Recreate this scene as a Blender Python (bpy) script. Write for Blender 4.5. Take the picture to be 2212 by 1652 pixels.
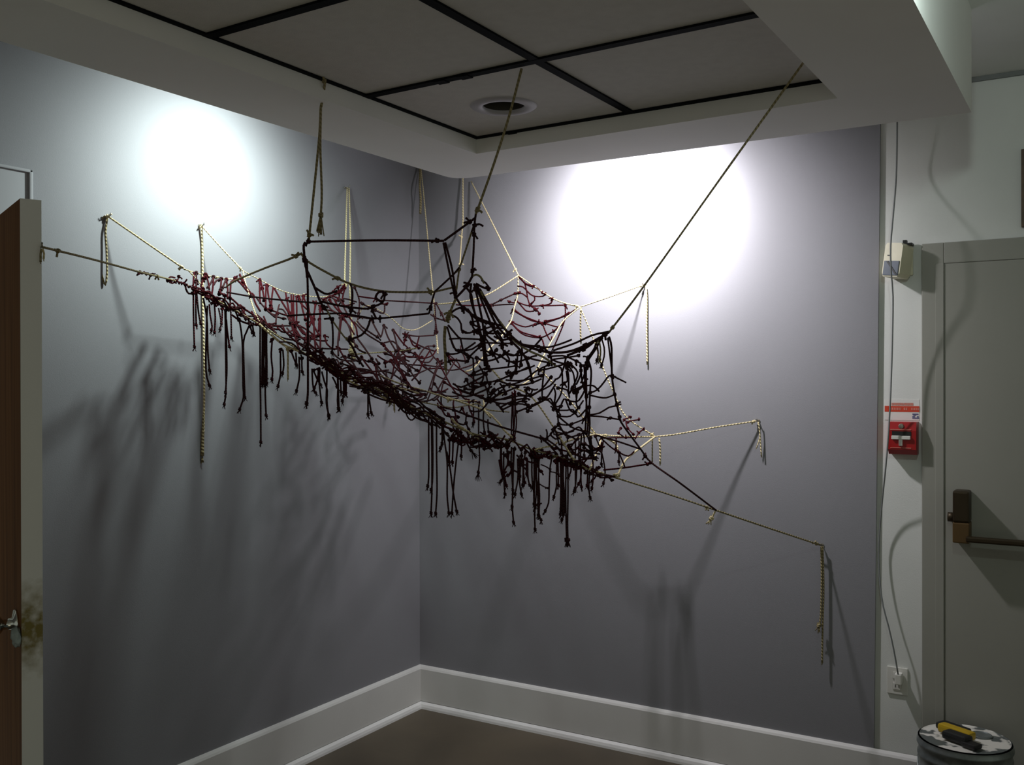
import bpy, bmesh, math, random
from mathutils import Vector, Matrix
scene = bpy.context.scene
for o in list(bpy.data.objects):
    bpy.data.objects.remove(o, do_unlink=True)
COL = scene.collection
R = math.radians

# ------------------------------------------------------------------ camera
W, H, FPX = 2212.0, 1652.0, 2120.0
CAM = Vector((2.891, -3.875, 1.6))
YAW, PITCH, ROLL = R(31.324), R(-0.175), R(-0.117)
FWD = Vector((-math.sin(YAW) * math.cos(PITCH), math.cos(YAW) * math.cos(PITCH), math.sin(PITCH)))
_r = Vector((math.cos(YAW), math.sin(YAW), 0))
_u = _r.cross(FWD)
RIGHT = _r * math.cos(ROLL) + _u * math.sin(ROLL)
UP = -_r * math.sin(ROLL) + _u * math.cos(ROLL)
cd = bpy.data.cameras.new('camera')
cd.sensor_width = 36.0
cd.lens = 36.0 * FPX / W
cd.clip_start = 0.05
cam = bpy.data.objects.new('camera', cd)
COL.objects.link(cam)
m = Matrix((RIGHT, UP, -FWD)).transposed().to_4x4()
m.translation = CAM
cam.matrix_world = m
scene.camera = cam

# ------------------------------------------------------------------ exposure, world, lamps
scene.view_settings.view_transform = 'Standard'
scene.view_settings.look = 'None'
scene.view_settings.exposure = 0.55
scene.view_settings.gamma = 1.0
scene.view_settings.use_curve_mapping = False
world = bpy.data.worlds.new('world')
scene.world = world
world.use_nodes = True
bg = world.node_tree.nodes['Background']
bg.inputs[0].default_value = (0.93, 1.0, 0.86, 1)     # dim spill from the rest of the gallery
bg.inputs[1].default_value = 0.145

LEFT_LAMP = Vector((0.46, -1.33, 2.49))
RIGHT_LAMP = Vector((1.27, -0.58, 2.50))
COVE_LAMP = Vector((2.68, -1.98, 2.42))
FILL_LAMP = Vector((3.4, -5.2, 2.52))  # added lamp out of view, for fill only


def spot(name, loc, target, power, color, size_deg, blend, radius, parent=None):
    l = bpy.data.lights.new(name, 'SPOT')
    l.energy = power
    l.color = color
    l.spot_size = R(size_deg)
    l.spot_blend = blend
    l.shadow_soft_size = radius
    o = bpy.data.objects.new(name, l)
    COL.objects.link(o)
    o.location = loc
    d = Vector(target) - Vector(loc)
    o.rotation_euler = d.to_track_quat('-Z', 'Y').to_euler()
    return o


# each wall lamp: the reflector's wide spill and its tight central beam
spot('left_wall_spill_light', LEFT_LAMP, (0.0, -1.36, 2.12), 36.0, (0.86, 1.0, 0.95), 165, 1.0, 0.035)
spot('left_wall_beam_light', LEFT_LAMP, (0.0, -1.365, 2.34), 5.0, (0.90, 1.0, 0.97), 120, 1.0, 0.035)
spot('right_wall_spill_light', RIGHT_LAMP, (1.20, 0.0, 1.95), 68.0, (0.985, 0.96, 1.0), 155, 1.0, 0.035)
spot('right_wall_beam_light', RIGHT_LAMP, (1.20, 0.0, 2.31), 66.0, (0.985, 0.97, 1.0), 92, 1.0, 0.035)
spot('cove_spot_light', COVE_LAMP, (2.55, -1.60, 2.40), 8.0, (0.82, 1.0, 0.93), 120, 1.0, 0.03)
spot('fill_spot_light', FILL_LAMP, (3.4, -5.0, 0.0), 780.0, (0.93, 1.0, 0.88), 84, 0.7, 0.06)  # added fill: bounces off the floor to lift the bulkhead underside


def px(x, y, d):
    """World point seen at photo pixel (x, y) at distance d in front of the camera plane."""
    return CAM + FWD * d + RIGHT * ((x - W / 2) * d / FPX) + UP * ((H / 2 - y) * d / FPX)


def pxdir(x, y):
    return FWD * FPX + RIGHT * (x - W / 2) + UP * (H / 2 - y)


def on_x(x, y, X=0.0):
    d = pxdir(x, y)
    return CAM + d * ((X - CAM.x) / d.x)


def on_y(x, y, Y=0.0):
    d = pxdir(x, y)
    return CAM + d * ((Y - CAM.y) / d.y)


def on_z(x, y, Z):
    d = pxdir(x, y)
    return CAM + d * ((Z - CAM.z) / d.z)


def depth_of(p):
    return (Vector(p) - CAM).dot(FWD)


# ------------------------------------------------------------------ materials
def mat(name, col, rough=0.6, metal=0.0, noise=0.0, nscale=8.0, bump=0.0, bscale=200.0, col2=None, spec=0.5):
    m = bpy.data.materials.new(name)
    m.use_nodes = True
    nt = m.node_tree
    b = nt.nodes['Principled BSDF']
    b.inputs['Roughness'].default_value = rough
    b.inputs['Metallic'].default_value = metal
    b.inputs['Specular IOR Level'].default_value = spec
    tc = nt.nodes.new('ShaderNodeTexCoord')
    n = nt.nodes.new('ShaderNodeTexNoise')
    n.inputs['Scale'].default_value = nscale
    n.inputs['Detail'].default_value = 5
    nt.links.new(tc.outputs['Object'], n.inputs['Vector'])
    ramp = nt.nodes.new('ShaderNodeValToRGB')
    c2 = col2 if col2 else tuple(c * (1 - noise) for c in col)
    ramp.color_ramp.elements[0].position = 0.35
    ramp.color_ramp.elements[1].position = 0.65
    ramp.color_ramp.elements[0].color = (*c2, 1)
    ramp.color_ramp.elements[1].color = (*col, 1)
    nt.links.new(n.outputs['Fac'], ramp.inputs['Fac'])
    nt.links.new(ramp.outputs['Color'], b.inputs['Base Color'])
    if bump > 0:
        n2 = nt.nodes.new('ShaderNodeTexNoise')
        n2.inputs['Scale'].default_value = bscale
        nt.links.new(tc.outputs['Object'], n2.inputs['Vector'])
        bp = nt.nodes.new('ShaderNodeBump')
        bp.inputs['Strength'].default_value = bump
        bp.inputs['Distance'].default_value = 0.002
        nt.links.new(n2.outputs['Fac'], bp.inputs['Height'])
        nt.links.new(bp.outputs['Normal'], b.inputs['Normal'])
    return m


def rope_mat(name, ca, cb, pitch):
    """Twisted rope: diagonal strands from the tube's own UVs (u around, v in metres along)."""
    m = bpy.data.materials.new(name)
    m.use_nodes = True
    nt = m.node_tree
    b = nt.nodes['Principled BSDF']
    b.inputs['Roughness'].default_value = 0.85
    b.inputs['Specular IOR Level'].default_value = 0.06
    uv = nt.nodes.new('ShaderNodeUVMap')
    sep = nt.nodes.new('ShaderNodeSeparateXYZ')
    nt.links.new(uv.outputs['UV'], sep.inputs[0])
    mu = nt.nodes.new('ShaderNodeMath'); mu.operation = 'MULTIPLY'; mu.inputs[1].default_value = 1.0
    mv = nt.nodes.new('ShaderNodeMath'); mv.operation = 'MULTIPLY'; mv.inputs[1].default_value = pitch
    nt.links.new(sep.outputs['X'], mu.inputs[0])
    nt.links.new(sep.outputs['Y'], mv.inputs[0])
    ad = nt.nodes.new('ShaderNodeMath'); ad.operation = 'ADD'
    nt.links.new(mu.outputs[0], ad.inputs[0]); nt.links.new(mv.outputs[0], ad.inputs[1])
    tau = nt.nodes.new('ShaderNodeMath'); tau.operation = 'MULTIPLY'; tau.inputs[1].default_value = math.tau
    nt.links.new(ad.outputs[0], tau.inputs[0])
    sn = nt.nodes.new('ShaderNodeMath'); sn.operation = 'SINE'
    nt.links.new(tau.outputs[0], sn.inputs[0])
    mr = nt.nodes.new('ShaderNodeMapRange')
    mr.inputs['From Min'].default_value = -1; mr.inputs['From Max'].default_value = 0.6
    nt.links.new(sn.outputs[0], mr.inputs['Value'])
    mix = nt.nodes.new('ShaderNodeMix'); mix.data_type = 'RGBA'
    mix.inputs[6].default_value = (*cb, 1); mix.inputs[7].default_value = (*ca, 1)
    nt.links.new(mr.outputs[0], mix.inputs[0])
    nt.links.new(mix.outputs[2], b.inputs['Base Color'])
    bp = nt.nodes.new('ShaderNodeBump')
    bp.inputs['Strength'].default_value = 0.8; bp.inputs['Distance'].default_value = 0.0015
    nt.links.new(sn.outputs[0], bp.inputs['Height'])
    nt.links.new(bp.outputs['Normal'], b.inputs['Normal'])
    return m


M = {}
M['wall'] = mat('grey_wall_paint', (0.245, 0.243, 0.262), 0.75, noise=0.03, nscale=3, bump=0.15, bscale=260)
M['white_wall'] = mat('white_wall_paint', (0.72, 0.73, 0.70), 0.7, noise=0.04, nscale=4, bump=0.15, bscale=220)
M['trim'] = mat('white_trim_paint', (0.68, 0.67, 0.65), 0.55, noise=0.05, nscale=5)
M['shoe'] = mat('lit_trim_paint', (0.80, 0.79, 0.78), 0.5, noise=0.06, nscale=9)  # trim paint lightened to show light caught by the slanted shoe
M['ring'] = mat('bulkhead_paint', (0.86, 0.85, 0.83), 0.8, noise=0.04, nscale=2.5, bump=0.1, bscale=150)
M['tile'] = mat('ceiling_tile_paint', (0.66, 0.64, 0.61), 0.9, noise=0.05, nscale=30, bump=0.3, bscale=320)
M['tbar'] = mat('black_grid_metal', (0.007, 0.008, 0.009), 0.8, noise=0.1, spec=0.05)
M['floor'] = mat('dark_brown_floor', (0.090, 0.070, 0.045), 0.55, nscale=2.2, col2=(0.066, 0.052, 0.034), bump=0.1, bscale=60)
M['casing'] = mat('grey_casing_paint', (0.40, 0.40, 0.43), 0.6, noise=0.04, nscale=5)
M['door_grey'] = mat('grey_door_paint', (0.33, 0.325, 0.285), 0.6, noise=0.05, nscale=3)
M['cream'] = rope_mat('cream_cotton_rope', (0.74, 0.64, 0.40), (0.50, 0.41, 0.22), 75)
M['khaki'] = rope_mat('khaki_cotton_rope', (0.36, 0.30, 0.17), (0.23, 0.19, 0.10), 80)
M['red'] = rope_mat('dark_red_dyed_cord', (0.058, 0.0050, 0.008), (0.034, 0.003, 0.005), 110)
M['brown'] = rope_mat('black_brown_dyed_cord', (0.055, 0.020, 0.022), (0.032, 0.012, 0.013), 110)
M['hook'] = mat('hook_steel', (0.35, 0.33, 0.28), 0.4, 0.9)
M['chrome'] = mat('knob_chrome', (0.75, 0.75, 0.72), 0.12, 1.0)
M['bronze'] = mat('bronze_exit_device', (0.055, 0.038, 0.020), 0.45, 0.6, noise=0.2)
M['bronze_light'] = mat('brown_exit_device_cover', (0.13, 0.072, 0.022), 0.5, 0.2, noise=0.2)
M['alarm_red'] = mat('alarm_red_paint', (0.36, 0.008, 0.010), 0.35, noise=0.05)
M['black'] = mat('black_plastic', (0.01, 0.01, 0.01), 0.5)
M['plastic'] = mat('white_plastic', (0.72, 0.71, 0.66), 0.4, noise=0.03)
M['cream_plastic'] = mat('cream_plastic', (0.78, 0.73, 0.54), 0.45, noise=0.08, nscale=20)
M['lens'] = mat('blue_grey_lens', (0.14, 0.16, 0.20), 0.25)
M['sticker'] = mat('sticker_paper', (0.74, 0.73, 0.70), 0.6)
M['orange'] = mat('sticker_red', (0.62, 0.055, 0.020), 0.55, noise=0.05)
M['pale_red'] = mat('sticker_pale_red', (0.62, 0.22, 0.17), 0.6)
M['logo_blue'] = mat('sticker_blue', (0.12, 0.13, 0.25), 0.6)
M['cable'] = mat('grey_cable', (0.20, 0.21, 0.21), 0.6)
M['galv'] = mat('galvanised_steel', (0.30, 0.33, 0.32), 0.4, 0.6, nscale=14, col2=(0.15, 0.17, 0.17))
M['yellow'] = mat('yellow_handle', (0.55, 0.36, 0.01), 0.4, noise=0.15)
M['cloth'] = mat('pale_cloth', (0.45, 0.52, 0.52), 0.9, noise=0.25, nscale=60, bump=0.4, bscale=300)
M['can_in'] = mat('downlight_baffle', (0.05, 0.042, 0.035), 0.4, noise=0.1)
M['downtrim'] = mat('downlight_trim', (0.50, 0.48, 0.53), 0.5)
M['plaque'] = mat('brown_wood_frame', (0.10, 0.055, 0.02), 0.5, noise=0.4, nscale=30)


def wood_mat():
    m = bpy.data.materials.new('brown_door_veneer')
    m.use_nodes = True
    nt = m.node_tree
    b = nt.nodes['Principled BSDF']
    b.inputs['Roughness'].default_value = 0.65
    b.inputs['Specular IOR Level'].default_value = 0.12
    tc = nt.nodes.new('ShaderNodeTexCoord')
    mp = nt.nodes.new('ShaderNodeMapping')
    mp.inputs['Scale'].default_value = (30, 30, 0.9)
    nt.links.new(tc.outputs['Object'], mp.inputs['Vector'])
    n = nt.nodes.new('ShaderNodeTexNoise')
    n.inputs['Scale'].default_value = 1.6; n.inputs['Detail'].default_value = 6
    n.inputs['Distortion'].default_value = 0.6
    nt.links.new(mp.outputs[0], n.inputs['Vector'])
    r = nt.nodes.new('ShaderNodeValToRGB')
    r.color_ramp.elements[0].position = 0.3; r.color_ramp.elements[1].position = 0.72
    r.color_ramp.elements[0].color = (0.15, 0.060, 0.022, 1)
    r.color_ramp.elements[1].color = (0.32, 0.135, 0.050, 1)
    nt.links.new(n.outputs['Fac'], r.inputs['Fac'])
    nt.links.new(r.outputs['Color'], b.inputs['Base Color'])
    return m


M['wood'] = wood_mat()


def stained_mat():
    """Pale painted door edge with yellow-brown grime round the latch (object space, z up the door)."""
    m = bpy.data.materials.new('stained_door_edge_paint')
    m.use_nodes = True
    nt = m.node_tree
    b = nt.nodes['Principled BSDF']
    b.inputs['Roughness'].default_value = 0.6
    tc = nt.nodes.new('ShaderNodeTexCoord')
    sep = nt.nodes.new('ShaderNodeSeparateXYZ')
    nt.links.new(tc.outputs['Object'], sep.inputs[0])
    s = nt.nodes.new('ShaderNodeMath'); s.operation = 'SUBTRACT'; s.inputs[1].default_value = 1.01
    nt.links.new(sep.outputs['Z'], s.inputs[0])
    a = nt.nodes.new('ShaderNodeMath'); a.operation = 'ABSOLUTE'
    nt.links.new(s.outputs[0], a.inputs[0])
    mr = nt.nodes.new('ShaderNodeMapRange')
    mr.inputs['From Min'].default_value = 0.16; mr.inputs['From Max'].default_value = 0.0
    nt.links.new(a.outputs[0], mr.inputs['Value'])
    n = nt.nodes.new('ShaderNodeTexNoise'); n.inputs['Scale'].default_value = 45; n.inputs['Detail'].default_value = 5
    nt.links.new(tc.outputs['Object'], n.inputs['Vector'])
    mul = nt.nodes.new('ShaderNodeMath'); mul.operation = 'MULTIPLY'
    nt.links.new(mr.outputs[0], mul.inputs[0]); nt.links.new(n.outputs['Fac'], mul.inputs[1])
    mr2 = nt.nodes.new('ShaderNodeMapRange')
    mr2.inputs['From Min'].default_value = 0.12; mr2.inputs['From Max'].default_value = 0.5
    nt.links.new(mul.outputs[0], mr2.inputs['Value'])
    mix = nt.nodes.new('ShaderNodeMix'); mix.data_type = 'RGBA'
    mix.inputs[6].default_value = (0.82, 0.81, 0.80, 1); mix.inputs[7].default_value = (0.22, 0.17, 0.04, 1)
    nt.links.new(mr2.outputs[0], mix.inputs[0])
    nt.links.new(mix.outputs[2], b.inputs['Base Color'])
    return m


M['edge'] = stained_mat()


def splash_mat():
    m = bpy.data.materials.new('paint_splashed_lid')
    m.use_nodes = True
    nt = m.node_tree
    b = nt.nodes['Principled BSDF']
    b.inputs['Roughness'].default_value = 0.45
    tc = nt.nodes.new('ShaderNodeTexCoord')
    mp = nt.nodes.new('ShaderNodeMapping')
    mp.inputs['Location'].default_value = (1.35, 0.42, 0)
    nt.links.new(tc.outputs['Object'], mp.inputs['Vector'])
    n = nt.nodes.new('ShaderNodeTexNoise'); n.inputs['Scale'].default_value = 11; n.inputs['Detail'].default_value = 3
    nt.links.new(mp.outputs[0], n.inputs['Vector'])
    r = nt.nodes.new('ShaderNodeValToRGB')
    r.color_ramp.interpolation = 'EASE'
    r.color_ramp.elements[0].position = 0.47; r.color_ramp.elements[1].position = 0.52
    r.color_ramp.elements[0].color = (0.10, 0.115, 0.11, 1)
    r.color_ramp.elements[1].color = (0.74, 0.72, 0.66, 1)
    nt.links.new(n.outputs['Fac'], r.inputs['Fac'])
    nt.links.new(r.outputs['Color'], b.inputs['Base Color'])
    return m


M['splash'] = splash_mat()


# ------------------------------------------------------------------ mesh helpers
def link(name, bm, material, parent=None, smooth=False):
    me = bpy.data.meshes.new(name)
    bmesh.ops.recalc_face_normals(bm, faces=bm.faces)
    bm.to_mesh(me)
    bm.free()
    if smooth:
        for p in me.polygons:
            p.use_smooth = True
    mats = material if isinstance(material, (list, tuple)) else [material]
    for x in mats:
        me.materials.append(x)
    o = bpy.data.objects.new(name, me)
    COL.objects.link(o)
    if parent is not None:
        o.parent = parent
    return o


def thing(name, label, cat, loc=(0, 0, 0), rotz=0.0, group=None):
    o = bpy.data.objects.new(name, None)
    o.empty_display_size = 0.1
    COL.objects.link(o)
    o.location = loc
    o.rotation_euler = (0, 0, rotz)
    o['label'] = label
    o['category'] = cat
    if group:
        o['group'] = group
    return o


def tag(o, label, cat, group=None):
    o['label'] = label
    o['category'] = cat
    if group:
        o['group'] = group
    return o


def struct(o, label=None):
    o['kind'] = 'structure'
    if label:
        o['label'] = label
    return o


def box(bm, lo, hi, bevel=0.0, mi=0):
    lo = Vector(lo); hi = Vector(hi)
    c = (lo + hi) / 2
    s = hi - lo
    r = bmesh.ops.create_cube(bm, size=1.0)
    vs = r['verts']
    for v in vs:
        v.co = Vector((v.co.x * s.x, v.co.y * s.y, v.co.z * s.z)) + c
    fs = set(f for v in vs for f in v.link_faces)
    for f in fs:
        f.material_index = mi
    if bevel > 0:
        es = list(set(e for v in vs for e in v.link_edges))
        bmesh.ops.bevel(bm, geom=es, offset=bevel, segments=2, affect='EDGES', profile=0.6)


def prism(bm, pts, z0, z1, axis='z', cap=True):
    """Extrude a closed outline (list of 2-D points). axis z: points are x,y; axis x: y,z; axis y: x,z."""
    def mk(p, h):
        if axis == 'z':
            return (p[0], p[1], h)
        if axis == 'x':
            return (h, p[0], p[1])
        return (p[0], h, p[1])
    a = [bm.verts.new(mk(p, z0)) for p in pts]
    b = [bm.verts.new(mk(p, z1)) for p in pts]
    n = len(pts)
    for i in range(n):
        bm.faces.new((a[i], a[(i + 1) % n], b[(i + 1) % n], b[i]))
    if cap:
        bm.faces.new(a)
        bm.faces.new(b)


def lathe(bm, prof, c=(0, 0, 0), seg=48, mi=0):
    c = Vector(c)
    rings = []
    for r, z in prof:
        if r < 1e-6:
            rings.append([bm.verts.new(c + Vector((0, 0, z)))])
        else:
            rings.append([bm.verts.new(c + Vector((r * math.cos(math.tau * i / seg), r * math.sin(math.tau * i / seg), z)))
                          for i in range(seg)])
    for a, b in zip(rings[:-1], rings[1:]):
        for i in range(seg):
            j = (i + 1) % seg
            if len(a) == 1 and len(b) == 1:
                continue
            if len(a) == 1:
                f = bm.faces.new((a[0], b[i], b[j]))
            elif len(b) == 1:
                f = bm.faces.new((a[i], a[j], b[0]))
            else:
                f = bm.faces.new((a[i], a[j], b[j], b[i]))
            f.material_index = mi


def cyl(bm, a, b, r, seg=16):
    tube(bm, [Vector(a), Vector(b)], r, seg)


def smooth_pts(pts, step=0.012, mx=60):
    """Catmull-Rom resample of a list of points."""
    pts = [Vector(p) for p in pts]
    if len(pts) == 2:
        n = 2
        return [pts[0].lerp(pts[1], i / n) for i in range(n + 1)]
    out = []
    P = [pts[0] * 2 - pts[1]] + pts + [pts[-1] * 2 - pts[-2]]
    for i in range(1, len(P) - 2):
        p0, p1, p2, p3 = P[i - 1], P[i], P[i + 1], P[i + 2]
        n = max(2, min(10, int((p2 - p1).length / step)))
        for k in range(n):
            t = k / n
            out.append(0.5 * ((2 * p1) + (p2 - p0) * t + (2 * p0 - 5 * p1 + 4 * p2 - p3) * t * t +
                              (3 * p1 - p0 - 3 * p2 + p3) * t ** 3))
    out.append(pts[-1])
    return out


def tube(bm, pts, r, seg=6, taper=None, mi=0):
    pts = [Vector(p) for p in pts]
    uvl = bm.loops.layers.uv.verify()
    n = len(pts)
    tg = []
    for i in range(n):
        d = pts[min(i + 1, n - 1)] - pts[max(i - 1, 0)]
        tg.append(d.normalized() if d.length > 1e-9 else Vector((0, 0, 1)))
    ref = Vector((1, 0, 0)) if abs(tg[0].x) < 0.8 else Vector((0, 1, 0))
    nrm = (ref - tg[0] * ref.dot(tg[0])).normalized()
    rings = []
    L = [0.0]
    for i in range(n):
        if i:
            nrm = nrm - tg[i] * nrm.dot(tg[i])
            if nrm.length < 1e-6:
                nrm = tg[i].orthogonal()
            nrm.normalize()
            L.append(L[-1] + (pts[i] - pts[i - 1]).length)
        bn = tg[i].cross(nrm)
        rr = r if taper is None else r * (taper[0] + (taper[1] - taper[0]) * i / (n - 1))
        rings.append([bm.verts.new(pts[i] + (nrm * math.cos(math.tau * k / seg) + bn * math.sin(math.tau * k / seg)) * rr)
                      for k in range(seg)])
    for i in range(n - 1):
        for k in range(seg):
            j = (k + 1) % seg
            f = bm.faces.new((rings[i][k], rings[i][j], rings[i + 1][j], rings[i + 1][k]))
            f.smooth = True
            f.material_index = mi
            uu = (k / seg, (k + 1) / seg, (k + 1) / seg, k / seg)
            vv = (L[i], L[i], L[i + 1], L[i + 1])
            for lp, a, b in zip(f.loops, uu, vv):
                lp[uvl].uv = (a, b)
    for ring in (rings[0], rings[-1]):
        f = bm.faces.new(ring)
        f.material_index = mi


# ------------------------------------------------------------------ the setting
RG, RI = 0.711, 1.035          # bulkhead: outer and inner line from both walls
RX1, RX0 = 2.546, 2.245        # right beam outer and inner line
ZR, ZC, ZTOP = 2.381, 2.437, 2.67
YF = -3.30                     # far end of the bulkhead, above and behind the camera

bm = bmesh.new()
box(bm, (-0.2, -8.0, -0.05), (6.2, 0.2, 0.0))
struct(link('floor', bm, M['floor']), 'dark brown floor below the rope net')

# left wall with the doorway (opening y -3.02..-2.15, z to 2.16)
bm = bmesh.new()
box(bm, (-0.12, -2.15, 0), (0, 0.0, ZTOP))
box(bm, (-0.12, -3.02, 2.16), (0, -2.15, ZTOP))
box(bm, (-0.12, -8.0, 0), (0, -3.02, ZTOP))
struct(link('wall_left', bm, M['wall']), 'grey left wall with a bright spot of light')
bm = bmesh.new()
box(bm, (-1.2, -3.2, 0), (-1.1, -1.95, ZTOP))
struct(link('wall_closet', bm, M['white_wall']))
# right wall: painted grey panel in front of the white wall
bm = bmesh.new()
pts = [(0.0, 0.0), (2.128, 0.0), (2.157, ZTOP), (0.0, ZTOP)]
prism(bm, pts, 0.0, 0.012, axis='y')
struct(link('wall_right', bm, M['wall']), 'grey painted wall panel right of the corner')
bm = bmesh.new()
box(bm, (-0.12, 0.013, 0), (5.2, 0.12, ZTOP))
struct(link('wall_back', bm, M['white_wall']), 'white wall around the grey exit door')
# ceiling outside and above the bulkhead
bm = bmesh.new()
box(bm, (-0.12, -8.0, ZTOP + 0.012), (6.2, 0.12, ZTOP + 0.06))
struct(link('ceiling', bm, M['white_wall']), 'pale ceiling above the dropped bulkhead')
bm = bmesh.new()
box(bm, (-0.1, 0.0, ZTOP - 0.004), (5.2, 0.0125, ZTOP + 0.013))  # solid strip, its dark colour draws the shadow line below the ceiling
struct(link('trim_1', bm, M['cable']), 'thin dark strip painted as the shadow gap between ceiling and back wall')

# bulkhead ring (U shaped beam) with a rounded outer corner
bm = bmesh.new()
rc = 0.07
arc = [(RG + rc - rc * math.sin(a), -RG - rc + rc * math.cos(a)) for a in [math.pi / 2 * i / 6 for i in range(6, -1, -1)]]
outer = [(RG, YF)] + arc + [(RX1, -RG), (RX1, YF)]
inner = [(RX0, YF), (RX0, -RI - 0.032), (RI - 0.015, -RI), (RI - 0.015, YF)]
prism(bm, outer + inner, ZR, ZTOP + 0.012)
struct(link('ceiling_bulkhead', bm, M['ring']), 'dropped plaster bulkhead framing the tiled ceiling tray')

def holed_slab(bm, lo, hi, z0, z1, c, r, seg=48):
    """Rectangular slab with one round hole."""
    def loops(z):
        per = []
        for k in range(seg):
            a = math.tau * k / seg
            dx, dy = math.cos(a), math.sin(a)
            tx = ((hi[0] if dx > 0 else lo[0]) - c[0]) / dx if abs(dx) > 1e-9 else 1e9
            ty = ((hi[1] if dy > 0 else lo[1]) - c[1]) / dy if abs(dy) > 1e-9 else 1e9
            t = min(tx, ty)
            per.append([c[0] + dx * t, c[1] + dy * t])
        for X in (lo[0], hi[0]):               # snap the nearest rim point onto each corner
            for Y in (lo[1], hi[1]):
                k = min(range(seg), key=lambda q: (per[q][0] - X) ** 2 + (per[q][1] - Y) ** 2)
                per[k] = [X, Y]
        out = [bm.verts.new((p[0], p[1], z)) for p in per]
        inn = [bm.verts.new((c[0] + r * math.cos(math.tau * k / seg), c[1] + r * math.sin(math.tau * k / seg), z)) for k in range(seg)]
        return out, inn
    o0, i0 = loops(z0)
    o1, i1 = loops(z1)
    for k in range(seg):
        n = (k + 1) % seg
        bm.faces.new((o0[k], o0[n], i0[n], i0[k]))
        bm.faces.new((o1[k], i1[k], i1[n], o1[n]))
        bm.faces.new((o0[k], o1[k], o1[n], o0[n]))
        bm.faces.new((i0[k], i0[n], i1[n], i1[k]))


DC = on_z(1088, 229, ZC)
# ceiling tiles (0.59 m grid) and the black grid bars
GX = [1.02, 1.612, 2.205]
GY = [-1.036, -1.627, -2.222, -2.815, -3.30]
for i in range(2):
    for j in range(4):
        bm = bmesh.new()
        x1 = GX[i + 1] if i == 0 else RX0
        if i == 0 and j == 0:
            holed_slab(bm, (GX[i], GY[j + 1]), (x1, GY[j]), ZC, ZC + 0.012, (DC.x, DC.y), 0.066)
        else:
            box(bm, (GX[i], GY[j + 1], ZC), (x1, GY[j], ZC + 0.012))
        t = struct(link('ceiling_tile', bm, M['tile']))
bm = bmesh.new()
bw = 0.0135
for x in GX[:2]:
    box(bm, (x - bw, YF, ZC - 0.006), (x + bw, GY[0] + bw, ZC - 0.0005))
SL = -0.031                       # the cross bars run slightly out of square
for y in GY[:4]:
    y0, y1 = y, y + SL * (RX0 - GX[0])
    prism(bm, [(GX[0] - bw, y0 - bw), (RX0 + 0.01, y1 - bw), (RX0 + 0.01, y1 + bw), (GX[0] - bw, y0 + bw)], ZC - 0.0065, ZC - 0.0006)
for x, y in ((1.38, -1.627), (1.17, -1.036), (1.30, -1.627)):
    y += SL * (x - GX[0])
    box(bm, (x - 0.018, y - bw - 0.0025, ZC - 0.009), (x + 0.018, y + bw + 0.0025, ZC - 0.0005), 0.002)
struct(link('ceiling_grid', bm, M['tbar']), 'black metal grid bars between the ceiling tiles')


def base_profile(s):
    return [(0, 0.0), (0.030, 0.0), (0.030, 0.012), (0.024, 0.028), (0.018, 0.032), (0.018, 0.186), (0.014, 0.193),
            (0.007, 0.201), (0.0, 0.201)]


bm = bmesh.new()
pr = [(0.0, 0.033), (0.018, 0.033), (0.018, 0.188), (0.013, 0.196), (0.006, 0.203), (0.0, 0.204)]
prism(bm, pr, -2.04, 0.0, axis='y')
o = struct(link('baseboard_left', bm, M['trim']), 'white baseboard along the left wall')
bm = bmesh.new()
sh = [(0.0, 0.0), (0.034, 0.0), (0.033, 0.010), (0.029, 0.021), (0.020, 0.030), (0.0, 0.033)]
prism(bm, sh, -2.04, 0.0, axis='y')
s_ = link('shoe_moulding', bm, M['shoe'], o)
bm = bmesh.new()
prism(bm, [(-a, b) for a, b in pr], 0.0, 2.30, axis='x')
o = struct(link('baseboard_right', bm, M['trim']), 'white baseboard along the right wall')
bm = bmesh.new()
prism(bm, [(-a, b) for a, b in sh], 0.0, 2.30, axis='x')
link('shoe_moulding', bm, M['shoe'], o)

# ---- left doorway casing and the open brown door
bm = bmesh.new()
box(bm, (0, -2.15, 0), (0.018, -2.045, 2.25), 0.004)
box(bm, (0, -3.02, 2.15), (0.018, -2.15, 2.25), 0.004)
box(bm, (0, -3.12, 0), (0.018, -3.02, 2.25), 0.004)
for y0, y1, z0, z1 in ((-2.047, -2.035, 0, 2.256), (-3.13, -2.035, 2.246, 2.256), (-3.132, -3.12, 0, 2.256)):
    box(bm, (0, y0, z0), (0.026, y1, z1), 0.003)
for lo, hi in (((-0.12, -2.152, 0), (0.0, -2.14, 2.16)), ((-0.12, -3.03, 0), (0.0, -3.018, 2.16)), ((-0.12, -3.02, 2.15), (0, -2.15, 2.162))):
    box(bm, lo, hi)
struct(link('trim_2', bm, M['casing']), 'white casing round the left doorway')

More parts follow.
